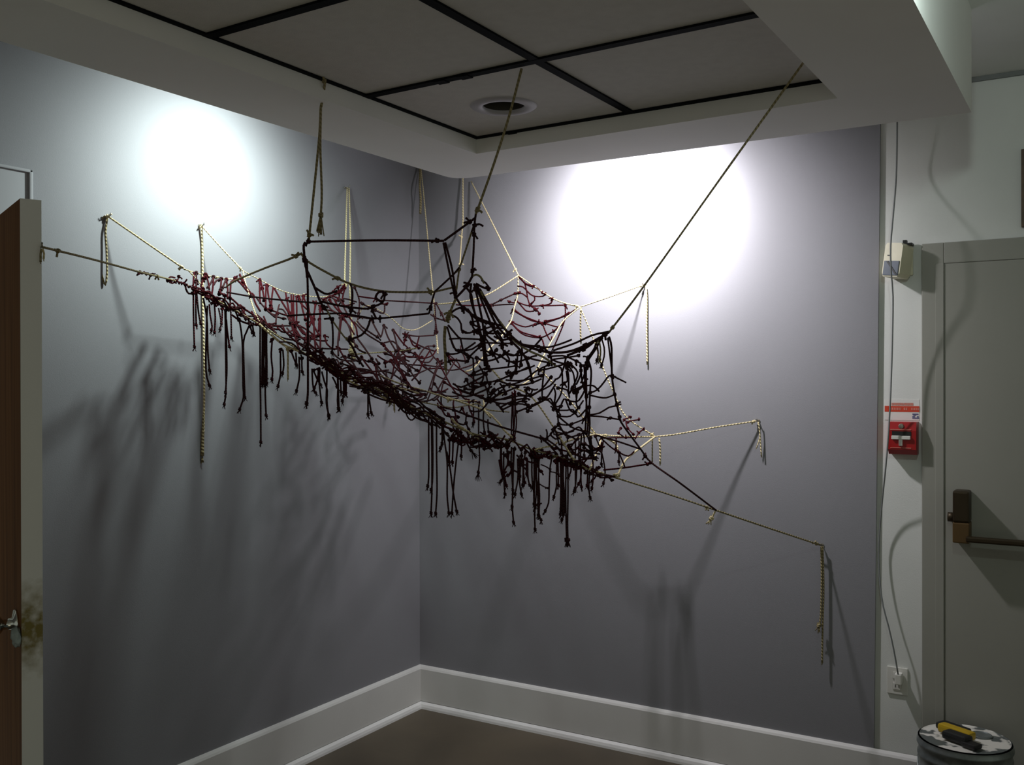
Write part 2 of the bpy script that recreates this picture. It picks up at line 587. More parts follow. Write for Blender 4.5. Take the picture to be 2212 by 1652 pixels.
E0 = on_z(43.5, 428, 2.03)            # near corner of the door's free edge
HG = Vector((0.035, -2.225, 0))
ddir = Vector((E0.x - HG.x, E0.y - HG.y, 0))
DW = ddir.length
ang = math.atan2(ddir.y, ddir.x)
door = bpy.data.objects.new('door_1', None)
COL.objects.link(door)
door.location = HG
door.rotation_euler = (0, 0, ang)
struct(door, 'brown wood door standing open with its pale stained edge towards the room')
bm = bmesh.new()
box(bm, (0.0, 0.0, 0.012), (DW - 0.004, 0.046, 2.03))
link('door_leaf', bm, M['wood'], door)
bm = bmesh.new()
box(bm, (DW - 0.004, 0.0, 0.012), (DW, 0.046, 2.03))
e = link('door_edge', bm, M['edge'], door)
e['label'] = 'pale door edge with yellow brown stains by the latch'
bm = bmesh.new()
lathe(bm, [(0.0, 0.0), (0.032, 0.0), (0.032, 0.006), (0.014, 0.010), (0.012, 0.030), (0.020, 0.036), (0.027, 0.046),
           (0.027, 0.058), (0.018, 0.068), (0.0, 0.070)], seg=32)
k = link('door_knob', bm, M['chrome'], door, smooth=True)
k.rotation_euler = (R(90), 0, 0)
k.location = (DW - 0.062, 0.0, 1.015)
k['label'] = 'dark chrome door knob'
for z in (0.25, 1.05, 1.80):
    bm = bmesh.new()
    cyl(bm, (-0.004, -0.004, z - 0.05), (-0.004, -0.004, z + 0.05), 0.008, 10)
    link('hinge', bm, M['hook'], door)
# the rag stuffed between knob and edge
bm = bmesh.new()
bmesh.ops.create_icosphere(bm, subdivisions=3, radius=1.0)
rnd = random.Random(4)
for v in bm.verts:
    n = math.sin(v.co.x * 7 + v.co.z * 5) * 0.16 + math.sin(v.co.y * 9 - v.co.z * 6) * 0.14 + rnd.uniform(-0.05, 0.05)
    v.co = v.co * (1 + n)
    v.co = Vector((v.co.x * 0.024, v.co.y * 0.010, v.co.z * 0.020 - abs(v.co.x) * 0.004))
rag = link('cloth_scrap', bm, M['cloth'], None, smooth=True)
dm = Matrix.Translation(HG) @ Matrix.Rotation(ang, 4, 'Z')
rag.matrix_world = dm @ Matrix.Translation((DW - 0.016, -0.009, 0.995)) @ Matrix.Rotation(R(30), 4, 'Y')
tag(rag, 'small pale cloth scrap stuck beside the knob of the open brown door', 'cloth')

# ---- right grey exit door
bm = bmesh.new()
box(bm, (2.303, -0.018, 0), (2.378, 0.013, 2.094), 0.003)
box(bm, (3.28, -0.018, 0), (3.355, 0.013, 2.094), 0.003)
box(bm, (2.3785, -0.018, 2.018), (3.2795, 0.013, 2.094), 0.003)
box(bm, (2.350, -0.0205, 0), (2.378, -0.0175, 2.018), 0.001)
struct(link('trim_3', bm, M['door_grey']), 'grey painted frame of the exit door')
door2 = bpy.data.objects.new('door_2', None)
COL.objects.link(door2)
door2.location = (2.379, -0.017, 0)
struct(door2, 'grey metal exit door with a brown push bar')
bm = bmesh.new()
box(bm, (0, 0.0, 0.01), (0.899, 0.028, 2.017), 0.0015)
link('door_panel', bm, M['door_grey'], door2)
p0 = on_y(2060, 1058, -0.06); p1 = on_y(2096, 1172, -0.06)
bm = bmesh.new()
zm = on_y(2078, 1127, -0.06).z
box(bm, (p0.x - 2.379, -0.075, zm), (p1.x - 2.379, 0.0, p0.z), 0.008)
link('latch_housing', bm, M['bronze'], door2)
bm = bmesh.new()
box(bm, (p0.x - 2.379, -0.075, p1.z), (p1.x - 2.379, 0.0, zm), 0.004)
q = link('latch_cover', bm, M['bronze_light'], door2)
q['label'] = 'orange brown lower latch cover'
bm = bmesh.new()
cyl(bm, (p0.x - 2.379 - 0.022, -0.02, zm + 0.012), (p0.x - 2.379 + 0.002, -0.02, zm + 0.012), 0.017, 16)
link('latch_bolt', bm, M['bronze'], door2)
bm = bmesh.new()
zb = on_y(2110, 1164, -0.075).z
box(bm, (p1.x - 2.379 - 0.01, -0.088, zb - 0.011), (0.84, -0.066, zb + 0.010), 0.006)
link('push_bar', bm, M['bronze'], door2)
bm = bmesh.new()
box(bm, (0.80, -0.075, zb - 0.05), (0.86, 0.0, zb + 0.14), 0.008)
link('hinge_housing', bm, M['bronze'], door2)

# ---- plaque over the exit door (only its left frame edge is in view)
q0 = on_y(2207, 325, 0.013); q1 = on_y(2207, 492, 0.013)
t = thing('framed_plaque', 'brown framed plaque above the grey exit door', 'plaque', (q0.x, 0.0, q1.z))
bm = bmesh.new()
hh = q0.z - q1.z
for lo, hi in (((0, -0.012, 0), (0.022, 0.012, hh)), ((0.33, -0.012, 0), (0.352, 0.012, hh)),
               ((0.0221, -0.012, 0), (0.3299, 0.012, 0.022)), ((0.0221, -0.012, hh - 0.022), (0.3299, 0.012, hh))):
    box(bm, lo, hi, 0.002)
link('frame', bm, M['plaque'], t)
bm = bmesh.new()
box(bm, (0.02, -0.004, 0.02), (0.332, 0.010, hh - 0.02))
link('panel', bm, M['bronze_light'], t)

# ------------------------------------------------------------------ fittings
# recessed downlight
dc = on_z(1088, 229, ZC)
t = thing('recessed_downlight', 'round recessed downlight, unlit, in the corner ceiling tile', 'ceiling light', (dc.x, dc.y, ZC))
bm = bmesh.new()
lathe(bm, [(0.0645, 0.012), (0.0645, -0.001), (0.068, -0.006), (0.082, -0.007), (0.098, -0.004), (0.103, 0.0), (0.103, 0.001)], seg=48)
link('trim_ring', bm, M['downtrim'], t, smooth=True)
bm = bmesh.new()
lathe(bm, [(0.0642, 0.004), (0.058, 0.06), (0.052, 0.13), (0.0, 0.13)], seg=40)
link('baffle', bm, M['can_in'], t, smooth=True)
bm = bmesh.new()
lathe(bm, [(0.0, 0.078), (0.025, 0.080), (0.042, 0.088), (0.050, 0.105), (0.04, 0.125)], seg=32)
link('lamp_lens', bm, M['bronze_light'], t, smooth=True)


# track spot lamps in the gap behind the bulkhead, and the added fill lamp
def track_lamp(label, loc, target):
    t = thing('spot_lamp', label, 'spotlight', (loc[0], loc[1], ZTOP + 0.011))
    d = (Vector(target) - Vector(loc)).normalized()
    rel = Vector((0, 0, loc[2] - ZTOP - 0.011))
    bm = bmesh.new()
    lathe(bm, [(0, 0.0), (0.045, 0.0), (0.045, -0.012), (0.012, -0.018), (0, -0.018)], seg=24)
    link('mount', bm, M['black'], t)
    bm = bmesh.new()
    back = rel - d * 0.02
    cyl(bm, (0, 0, -0.015), back - d * 0.05, 0.006, 10)
    link('stem', bm, M['black'], t)
    bm = bmesh.new()
    tube(bm, [back - d * 0.085, back - d * 0.07, back - d * 0.02, back - d * 0.018], 0.042, 24, taper=(0.75, 1.0))
    link('shade', bm, M['black'], t)
    return t


track_lamp('black spot lamp behind the bulkhead aimed at the left wall', LEFT_LAMP, (0.0, -1.36, 2.12))
track_lamp('black spot lamp behind the bulkhead aimed at the right wall', RIGHT_LAMP, (1.20, 0.0, 2.05))
track_lamp('added unseen black spot lamp behind the camera, bouncing fill light off the floor', FILL_LAMP, (3.3, -4.6, 0.0))
track_lamp('black spot lamp beside the outer face of the right bulkhead', COVE_LAMP, (2.55, -1.60, 2.40))

# fire alarm pull station
a0 = on_y(1918, 911, -0.045); a1 = on_y(1979, 983, -0.045)
aw, ah = a1.x - a0.x, a0.z - a1.z
t = thing('fire_alarm_pull_station', 'red fire alarm pull station with white T handle on white wall', 'fire alarm',
          (a0.x, 0.013, a1.z))
bm = bmesh.new()
prism(bm, [(0.0, 0.0), (-0.040, 0.0), (-0.060, ah * 0.16), (-0.060, ah * 0.74), (-0.050, ah), (0.0, ah)], 0.0, aw, axis='x')
link('housing', bm, M['alarm_red'], t)
yf = -0.0605
bm = bmesh.new()
box(bm, (aw * 0.15, yf - 0.001, ah * 0.575), (aw * 0.83, yf + 0.004, ah * 0.72))
link('slot', bm, M['black'], t)
bm = bmesh.new()
box(bm, (aw * 0.14, yf - 0.008, ah * 0.47), (aw * 0.81, yf + 0.002, ah * 0.585), 0.002)
box(bm, (aw * 0.40, yf - 0.007, ah * 0.27), (aw * 0.53, yf + 0.002, ah * 0.50), 0.002)
link('pull_handle', bm, M['plastic'], t)
bm = bmesh.new()
lathe(bm, [(0, 0.006), (0.008, 0.005), (0.0105, 0.0), (0.0105, -0.004)], seg=20)
o = link('lock', bm, M['hook'], t)
o.rotation_euler = (R(90), 0, 0); o.location = (aw * 0.47, -0.055, ah * 0.865)
bm = bmesh.new()
for zz in (0.20, 0.76):
    bm = bmesh.new()
    box(bm, (aw * 0.09, yf - 0.001, ah * zz), (aw * 0.83, yf + 0.002, ah * zz + 0.0022))
    link('raised_line', bm, M['pale_red'], t)

# sticker above it
s0 = on_y(1911, 862, 0.012); s1 = on_y(1986, 908, 0.012)
sw, sh_ = s1.x - s0.x, s0.z - s1.z
t = thing('alarm_sticker', 'white sticker with red banner above the fire alarm pull station', 'sticker', (s0.x, 0.0128, s1.z))
bm = bmesh.new()
box(bm, (0, -0.0008, 0), (sw, 0, sh_))
link('paper', bm, M['sticker'], t)
bm = bmesh.new()
box(bm, (0, -0.0016, sh_ * 0.40), (sw, -0.0007, sh_ * 0.68))
ban = link('banner', bm, M['orange'], t)
bm = bmesh.new()
rnd = random.Random(11)
x = sw * 0.16
while x < sw * 0.95:
    w_ = rnd.uniform(0.0025, 0.0055)
    if rnd.random() > 0.15:
        box(bm, (x, -0.0022, sh_ * 0.48), (x + w_, -0.0015, sh_ * 0.60))
    x += w_ + 0.0022
link('banner_lettering', bm, M['pale_red'], ban)
bm = bmesh.new()
x = sw * 0.20
while x < sw * 0.80:
    w_ = rnd.uniform(0.002, 0.0045)
    box(bm, (x, -0.0016, sh_ * 0.71), (x + w_, -0.0007, sh_ * 0.83))
    x += w_ + 0.0014
link('lettering', bm, M['pale_red'], t)
bm = bmesh.new()
for zz, a, b in ((0.08, 0.80, 0.99), (0.15, 0.80, 0.87), (0.15, 0.93, 0.98), (0.22, 0.83, 0.90), (0.27, 0.80, 0.97)):
    box(bm, (sw * a, -0.0016, sh_ * zz), (sw * b, -0.0007, sh_ * (zz + 0.06)))
link('logo', bm, M['logo_blue'], t)

# alarm horn / detector on the wall, turned on its bracket
hc = on_y(1953, 566, 0.0)
t = thing('alarm_horn', 'cream wall mounted alarm horn with blue grey lens left of the exit door', 'alarm', (hc.x, 0.013, hc.z))
bm = bmesh.new()
box(bm, (-0.035, -0.010, -0.050), (0.030, 0.0, 0.055), 0.002)
link('back_plate', bm, M['cream_plastic'], t)
body = bpy.data.objects.new('body', None)
hb = bmesh.new()
prism(hb, [(-0.030, -0.064), (0.026, -0.064), (0.034, -0.05), (0.034, 0.05), (0.026, 0.060), (-0.030, 0.060), (-0.036, 0.05), (-0.036, -0.05)],
      -0.085, -0.010, axis='y')
bpy.data.objects.remove(body)
body = link('body', hb, M['cream_plastic'], t)
body.rotation_euler = (R(-4), R(6), R(-20))
bm = bmesh.new()
box(bm, (-0.031, -0.0885, -0.060), (0.029, -0.080, -0.006), 0.002)
ln = link('lens', bm, M['lens'], body)
bm = bmesh.new()
prism(bm, [(-0.022, -0.008), (-0.014, -0.008), (0.027, -0.056), (0.019, -0.056)], -0.0905, -0.088, axis='y')
link('lens_bar', bm, M['black'], body)
bm = bmesh.new()
box(bm, (-0.022, -0.087, 0.012), (-0.010, -0.084, 0.016))
link('indicator', bm, M['black'], body)
bm = bmesh.new()
box(bm, (-0.030, -0.05, 0.058), (0.034, -0.004, 0.066), 0.002)
box(bm, (0.0, -0.045, 0.064), (0.014, -0.02, 0.078), 0.002)
link('bracket', bm, M['black'], t)

# outlet and hanging cable
o0 = on_y(1916, 1438, 0.008); o1 = on_y(1961, 1503, 0.008)
ow, oh = o1.x - o0.x, o0.z - o1.z
t = thing('wall_outlet', 'white wall outlet low on the white strip beside the exit door', 'outlet', (o0.x, 0.0128, o1.z))
bm = bmesh.new()
box(bm, (0, -0.006, 0), (ow, 0, oh), 0.002)
link('cover_plate', bm, M['plastic'], t)
for zz in (0.30, 0.70):
    bm = bmesh.new()
    box(bm, (ow * 0.28, -0.0085, oh * zz - 0.014), (ow * 0.72, -0.005, oh * zz + 0.014), 0.003)
    rcp = link('receptacle', bm, M['plastic'], t)
    bm = bmesh.new()
    for sx in (0.42, 0.58):
        box(bm, (ow * sx - 0.0012, -0.0090, oh * zz - 0.004), (ow * sx + 0.0012, -0.0083, oh * zz + 0.006))
    link('slot', bm, M['black'], rcp)
cpx = [(1938, 215), (1938, 268), (1936, 380), (1929, 470), (1924, 530), (1925, 590), (1929, 640), (1927, 760), (1922, 890),
       (1915, 990), (1906, 1080), (1900, 1150), (1898, 1200), (1901, 1260), (1908, 1310), (1920, 1355), (1931, 1405), (1941, 1462)]
cy = [-0.06, -0.06, -0.05, -0.12, -0.135, -0.13, -0.11, -0.08, -0.075, -0.07, -0.03, -0.012, -0.012, -0.02, -0.03, -0.035, -0.035, -0.03]
cp = [on_y(a, b, y) for (a, b), y in zip(cpx, cy)]
cp = [Vector((cp[0].x, cp[0].y, ZTOP + 0.008))] + cp[1:]
t = thing('hanging_cable', 'thin grey cable hanging down the white wall into the outlet', 'cable', cp[-1])
bm = bmesh.new()
tube(bm, [p - cp[-1] for p in smooth_pts(cp, 0.03)], 0.0029, 8)
link('cord', bm, M['cable'], t)
bm = bmesh.new()
box(bm, (-0.014, -0.004, -0.030), (0.010, 0.034, 0.010), 0.004)
link('plug', bm, M['plastic'], t)

# paint pail and the brush on its lid
pc = on_z(2084, 1590, 0.375)
pc = Vector((pc.x, min(pc.y, -0.2), 0))
t = thing('paint_pail', 'dented metal paint pail with splashed lid in front of exit door', 'bucket', (pc.x, pc.y, 0))
bm = bmesh.new()
prof = [(0.0, 0.002), (0.132, 0.002), (0.136, 0.0), (0.139, 0.01), (0.146, 0.25), (0.150, 0.255), (0.150, 0.262), (0.146, 0.268),
        (0.147, 0.300), (0.151, 0.304), (0.151, 0.312), (0.147, 0.317), (0.148, 0.338), (0.153, 0.344), (0.153, 0.351), (0.149, 0.356), (0.149, 0.366)]
lathe(bm, prof, seg=64)
link('body', bm, M['galv'], t, smooth=True)
bm = bmesh.new()
lathe(bm, [(0.1535, 0.352), (0.157, 0.358), (0.157, 0.371), (0.153, 0.377), (0.147, 0.376), (0.143, 0.368)], seg=64)
link('lid_rim', bm, M['galv'], t, smooth=True)
bm = bmesh.new()
lathe(bm, [(0.1435, 0.369), (0.138, 0.367), (0.03, 0.367), (0.0, 0.367)], seg=64)
link('lid', bm, M['splash'], t)
bm = bmesh.new()
lathe(bm, [(0.036, 0.367), (0.036, 0.372), (0.032, 0.374), (0.030, 0.371), (0.0, 0.371)], c=(0.045, 0.055, 0), seg=32)
link('lid_cap', bm, M['galv'], t)
bm = bmesh.new()
for sx in (-1, 1):
    lathe(bm, [(0, 0.0), (0.016, 0.0), (0.014, 0.006), (0, 0.008)], seg=16)
link('handle_ear', bm, M['galv'], t)
t.children[-1].rotation_euler = (R(90), 0, 0)
t.children[-1].location = (-0.0, -0.149, 0.285)
bm = bmesh.new()
tube(bm, smooth_pts([Vector((0.150 * math.cos(a), 0.02 + 0.150 * math.sin(a) - 0.02, 0.285 - 0.10 * abs(math.sin((a + math.pi) / 1.0))))
                     for a in [math.pi + math.pi * i / 10 for i in range(11)]]), 0.0025, 8)
link('wire_handle', bm, M['galv'], t)
bt = thing('paint_brush', 'yellow and black handled brush lying on the paint pail lid', 'brush',
           (pc.x - 0.02, pc.y - 0.01, 0.369), R(-28))
bt.scale = (1.1, 1.35, 1.3)
bm = bmesh.new()
box(bm, (-0.062, -0.014, 0.004), (0.050, 0.016, 0.026), 0.007)
link('handle', bm, M['yellow'], bt)
bm = bmesh.new()
box(bm, (-0.078, -0.004, 0.006), (0.02, 0.034, 0.024), 0.007)
box(bm, (-0.02, -0.045, 0.002), (0.062, -0.010, 0.024), 0.008)
link('grip', bm, M['black'], bt)
bm = bmesh.new()
box(bm, (0.05, -0.05, 0.002), (0.098, -0.018, 0.014), 0.004)
link('bristles', bm, M['black'], bt)


# ------------------------------------------------------------------ the knotted rope net
def interp(tab, x):
    if x <= tab[0][0]:
        return tab[0][1]
    for (a, b), (c, d) in zip(tab[:-1], tab[1:]):
        if x <= c:
            return b + (d - b) * (x - a) / (c - a)
    return tab[-1][1]


BACK_D = [(380, 3.38), (400, 3.405), (424, 3.45), (463, 3.52), (513, 3.61), (561, 3.69), (620, 3.78), (700, 3.92), (745, 4.0), (945, 4.35), (1120, 4.22), (1255, 4.02), (1415, 3.93), (1500, 3.9)]
BACK_Y = [(380, 583), (525, 590), (620, 633), (740, 640), (850, 705), (945, 730), (1060, 700), (1120, 620), (1255, 665), (1350, 890), (1415, 940)]
FRONT_Y = [(90, 535), (394, 612), (560, 700), (640, 752), (760, 822), (862, 872), (1000, 945), (1100, 952), (1152, 972),
           (1225, 990), (1331, 1032), (1547, 1102)]


FRONT_D = [(90, 2.38), (394, 3.34), (470, 3.36), (560, 3.34), (700, 3.26), (900, 3.20), (1100, 3.25), (1331, 3.40), (1547, 3.58), (1775, 3.80)]


def clamp(t, a=0.0, b=1.0):
    return max(a, min(b, t))


def inv(a, b, t):
    return 1.0 / (1.0 / a + (1.0 / b - 1.0 / a) * t)


def dF(x, y=0):
    return interp(FRONT_D, x)


def dB(x, y=0):
    return interp(BACK_D, x)


def dM(x, y):
    yb, yf = interp(BACK_Y, x), interp(FRONT_Y, x)
    return inv(dB(x), dF(x), clamp((y - yb) / max(yf - yb, 15)))


def dK(x, y):
    return inv(2.85, dF(x), clamp((y - 640) / 330))


LAY = {'N': lambda x, y: dF(x) - 0.02, 'F': dF, 'B': dB, 'M': dM, 'K': dK}


def P3(pts, lay):
    out = []
    for p in pts:
        if len(p) == 3:
            out.append(px(*p))
        else:
            d = LAY[lay](p[0], p[1]) if isinstance(lay, str) else lay
            out.append(px(p[0], p[1], d))
    return out


NET = thing('rope_net', 'large knotted net of dark red, black and cream ropes strung across the corner', 'rope sculpture',
            px(950, 800, 3.2))
NC = NET.location.copy()
PARTS = {}          # name -> list of (length, bmesh, material, knots)
RN = random.Random(7)


def add_part(name, pts, r, material, seg=6, knots=(), step=0.014, taper=None):
    sp = smooth_pts(pts, step)
    bm = bmesh.new()
    tube(bm, [p - NC for p in sp], r, seg, taper)
    L = sum((b - a).length for a, b in zip(sp[:-1], sp[1:]))
    rec = dict(L=L / depth_of(sp[len(sp) // 2]), bm=bm, mat=material, knots=list(knots))
    PARTS.setdefault(name, []).append(rec)
    return rec, sp


def knot_bm(bm, c, axis, r, turns=2.2, size=1.25, stubs=2, rnd=RN):
    """A wrapped knot: a short coil round the rope, with cut stub ends."""
    axis = axis.normalized() if axis.length > 1e-9 else Vector((0, 0, 1))
    n = axis.orthogonal().normalized()
    b = axis.cross(n)
    pts = []
    k = 9
    tot = int(turns * k)
    for i in range(tot + 1):
        a = math.tau * i / k
        pts.append(c + axis * ((i / tot - 0.5) * r * 2.6) + (n * math.cos(a) + b * math.sin(a)) * r * size)
    tube(bm, [p - NC for p in pts], r * 0.85, 5)
    for s in range(stubs):
        d = Vector((rnd.uniform(-1, 1), rnd.uniform(-1, 1), rnd.uniform(-1, 1))).normalized()
        p0 = c + d * r * 0.6
        l = r * rnd.uniform(3.0, 5.0)
        p1 = p0 + d * l * 0.6
        p2 = p0 + d * l + Vector((0, 0, -r * 0.8))
        tube(bm, [p - NC for p in (p0, p1, p2)], r * 0.8, 5, taper=(1.0, 1.25))


def fray_bm(bm, c, down, r, n=5, length=7.0, spread=0.5, rnd=RN):
    for i in range(n):
        d = (down + Vector((rnd.uniform(-1, 1), rnd.uniform(-1, 1), rnd.uniform(-.4, .4))) * spread).normalized()
        tube(bm, [c - NC, c + d * r * length * 0.5 - NC, c + d * r * length * rnd.uniform(.8, 1.1) - NC], r * 0.5, 4, taper=(1.1, 0.7))


def tangent(sp, i):
    return sp[min(i + 1, len(sp) - 1)] - sp[max(i - 1, 0)]


def rope(pts, lay, color='cream', r=0.0034, name='anchor_rope', knots=(), seg=7):
    """Long tensioned rope; knots = fractions along it."""
    rec, sp = add_part(name, P3(pts, lay), r, M[color], seg)
    for k in knots:
        i = int(k * (len(sp) - 1))
        bm = bmesh.new()
        knot_bm(bm, sp[i], tangent(sp, i), r)
        rec['knots'].append(('knot', bm, M[color]))
    return sp


def cord(pts, lay, color='brown', r=0.0030, nk=1, name='net_cord'):
    rec, sp = add_part(name, P3(pts, lay), r, M[color], 6)
    for k in range(nk):
        bm = bmesh.new()
        i = RN.randrange(1, max(2, len(sp) - 1)) if k else RN.choice((0, len(sp) - 1))
        knot_bm(bm, sp[i], tangent(sp, i), r, stubs=RN.choice((0, 1, 1, 2)))
        rec['knots'].append(('knot', bm, M[color]))
    return sp


def tail(pts, lay='M', color='brown', r=0.0026, end='knot', topknot=True):
    """Cord hanging free: plumb in depth, taking the depth of the place it is tied to."""
    d = pts[0][2] if len(pts[0]) == 3 else (LAY[lay](pts[0][0], pts[0][1]) if isinstance(lay, str) else lay)
    P = [px(p[0], p[1], d) for p in pts]
    rec, sp = add_part('hanging_cord', P, r, M[color], 6)
    dn = sp[-1] - sp[-3]
    dn.normalize()
    bm = bmesh.new()
    if end == 'knot':
        knot_bm(bm, sp[-1] - dn * r, dn, r, stubs=0, turns=1.6, size=1.1)
        fray_bm(bm, sp[-1], dn, r, 4, 4.5, 0.7)
    elif end == 'fray':
        knot_bm(bm, sp[-1] - dn * r, dn, r, stubs=0, turns=1.6)
        fray_bm(bm, sp[-1], dn, r, 8, 9.5, 0.55)
    elif end == 'big':
        knot_bm(bm, sp[-1] - dn * r, dn, r * 1.3, stubs=0, turns=2.4)
        fray_bm(bm, sp[-1], dn, r * 1.2, 7, 6, 0.55)
    else:
        fray_bm(bm, sp[-1] - dn * r, dn, r, 3, 3, 0.25)
    rec['knots'].append(('frayed_end', bm, M[color]))
    if topknot:
        bm = bmesh.new()
        knot_bm(bm, sp[0], Vector((1, 0, 0.3)), r, stubs=1)
        rec['knots'].append(('knot', bm, M[color]))


def bundle(x0, x1, ya, yb, n, lay, color='brown', r=0.0026, jitter=14):
    for i in range(n):
        x = x0 + (x1 - x0) * (i + 0.5) / n
        ye = yb + RN.uniform(-jitter, jitter)
        xm = x + RN.uniform(-1.5, 1.5)
        tail([(x, ya + RN.uniform(-8, 8)), (xm, (ya * 2 + ye) / 3), (x + RN.uniform(-2, 2), (ya + 2 * ye) / 3), (x + RN.uniform(-2.5, 2.5), ye)],
             lay, color, r, topknot=False)


# wall and ceiling anchor points
A1 = on_x(233, 467, 0.012); A2 = on_x(435, 487, 0.012); A3 = on_x(750, 405, 0.012); A4 = on_x(908, 352, 0.012)
B1 = on_y(1000, 372, -0.012); B2 = on_y(1018, 392, -0.012); B3 = on_y(1391, 615, -0.012)
B4 = on_y(1637, 909, -0.012); B5 = on_y(1775, 1178, -0.012)
C1 = on_z(703, 172, ZC - 0.008); C2 = on_z(1127, 148, ZC - 0.008)
C3 = Vector((RX0 - 0.012, on_z(1732, 138, ZR + 0.02).y, ZR + 0.03))
# free edge of the open door: far corner at the rope's height
DD = dm @ Vector((DW + 0.012, 0.040, 0.0))
dk = depth_of(DD)
D0 = px(90, 533, dk)


def w3(P):
    """Photo pixel and distance of a world point."""
    d = depth_of(P)
    v = P - CAM
    return (W / 2 + FPX * v.dot(RIGHT) / d, H / 2 - FPX * v.dot(UP) / d, d)


hooks = [(A1, (1, 0, 0), 'small steel hook high on left wall, nearest the open door'),
         (A2, (1, 0, 0), 'small steel hook below the bright spot of the left wall'),
         (A3, (1, 0, 0), 'small steel hook holding the doubled cream rope on the left wall'),
         (B3, (0, -1, 0), 'small steel hook below the bright spot of the right wall'),
         (B4, (0, -1, 0), 'small steel hook halfway up the right wall'),
         (B5, (0, -1, 0), 'small steel hook on right wall, lowest of all and nearest the exit door'),
         ]
for p, n, lab in hooks:
    t = thing('screw_hook', lab, 'hook', p, group='hooks holding the net')
    n = Vector(n)
    bm = bmesh.new()
    tube(bm, [-n * 0.013, n * 0.004, n * 0.012 + Vector((0, 0, 0.001)), n * 0.016 + Vector((0, 0, 0.010))], 0.0022, 8)
    link('hook_wire', bm, M['hook'], t)
    bm = bmesh.new()
    tube(bm, [-n * 0.012, -n * 0.009], 0.006, 12)
    link('collar', bm, M['hook'], t)
t = thing('screw_hook', 'small steel hook on the far corner of the open brown door edge', 'hook', D0, group='hooks holding the net')
bm = bmesh.new()
dv = (dm.to_3x3() @ Vector((1, 0, 0)))
tube(bm, [-dv * 0.014, dv * 0.004, dv * 0.006 + Vector((0, 0, 0.010))], 0.0022, 8)
link('hook_wire', bm, M['hook'], t)

# ---- tensioned ropes -------------------------------------------------------
a1, a2, a3, a4, b1, b2, b3, b4, b5, c1, c2, c3, d0 = [w3(p) for p in (A1, A2, A3, A4, B1, B2, B3, B4, B5, C1, C2, C3, D0)]
K1 = (400, 582, 3.405); K2 = (525, 585, 3.63)
N3 = (1120, 595, 4.22); N4 = (1253, 663, 4.02); N5 = (1415, 943, 3.93); N6 = (1547, 1102, 3.55)
# front edge: door hook -> lower right wall hook
rope([d0, (200, 560, inv(dk, 3.34, 0.36)), (300, 587, inv(dk, 3.34, 0.69)), (394, 612, 3.34), (480, 655), (560, 700), (640, 752), (700, 787), (760, 818),
      (820, 843), (877, 873), (949, 906), (1027, 938), (1094, 949), (1152, 972), (1225, 992), (1274, 1013), (1331, 1032),
      (1440, 1066), N6], 'F', 'khaki', 0.0030, knots=(0.02, 0.15, 0.45, 0.78, 0.99))
rope([N6, (1660, 1140, 3.67), b5], 'F', 'khaki', 0.0034, knots=(0.97,))
tail([(b5[0] - 1, 1180, b5[2] - .01), (1775, 1250), (1773, 1330), (1769, 1352)], 'F', 'khaki', 0.0036, 'big', False)
tail([(b5[0] + 2, 1180, b5[2] - .01), (1779, 1270), (1777, 1350), (1776, 1432)], 'F', 'khaki', 0.0036, 'plain', False)
tail([(1546, 1102, 3.55), (1541, 1112), (1536, 1121)], 'F', 'cream', 0.0034, 'big', False)
rope([a1, (320, 527, 3.35), K1], 'B', 'cream', 0.0032, knots=(0.01, 0.99))
rope([a1, (222, 470, 3.30), (217, 490, 3.30), (219, 560, 3.30), (219, 588, 3.30), (227, 616, 3.30), (231, 590, 3.30), (230, 540, 3.30),
      (228, 500, 3.30), (232, 470, 3.31)], 'B', 'khaki', 0.0034)
rope([a2, (480, 537, 3.63), K2], 'B', 'cream', 0.0028, knots=(0.02, 0.98))
rope([a2, (437, 540, 3.655), (438, 640, 3.655), (440, 740, 3.655), (441, 840, 3.655), (440, 905, 3.655), (439, 940, 3.655)], 'B', 'cream', 0.0041)
rec, sp = add_part('anchor_rope', P3([(440, 895, 3.655), (438, 940, 3.655), (437, 985, 3.655)], 'B'), 0.0058, M['khaki'], 8, taper=(0.75, 1.1))
bm = bmesh.new(); fray_bm(bm, sp[-1], Vector((0, 0, -1)), 0.005, 7, 5, 0.2); rec['knots'].append(('tassel', bm, M['khaki']))
# back rope along the left wall
rope([K1, (419, 588), (442, 594), (463, 598), (490, 602), (513, 602), (540, 598)], 'B', 'cream', 0.0021, knots=(0.5,))
rope([K2, (561, 604), (589, 619), (617, 631), (654, 638), (697, 641), (735, 634)], 'B', 'cream', 0.0021, knots=(0.6,))
rope([(406, 583, 3.40), (420, 598), (434, 614)], 'M', 'cream', 0.0024)
rope([K2, (530, 610), (541, 645), (551, 675), (562, 698)], 'M', 'cream', 0.0026)
# doubled rope from the left wall down behind the net, then on to the corner
rope([a3, (748, 480, 4.20), (745, 600, 4.05), (748, 618, 4.0)], 'B', 'cream', 0.0033, knots=(0.97,))
rope([(a3[0] + 4, a3[1] + 2, a3[2]), (757, 520, 4.17), (756, 640, 4.1), (760, 700, 4.05), (764, 765, 3.95)], 'B', 'cream', 0.0034, knots=(0.98,))
rope([(764, 765, 3.95), (820, 761, 3.9), (862, 758, 3.85), (900, 752, 3.8)], 'B', 'khaki', 0.0026)
rope([(760, 735, 3.98), (772, 690), (790, 660), (828, 675, 4.15), (850, 691, 4.18), (869, 708, 4.2), (887, 713, 4.2), (905, 709, 4.25), (934, 692, 4.3)],
     'B', 'cream', 0.0022)
rope([a4, (916, 430, 4.70), (931, 590, 4.55), (938, 660, 4.45), (946, 764, 4.30)], 'B', 'cream', 0.0029, knots=(0.98,))
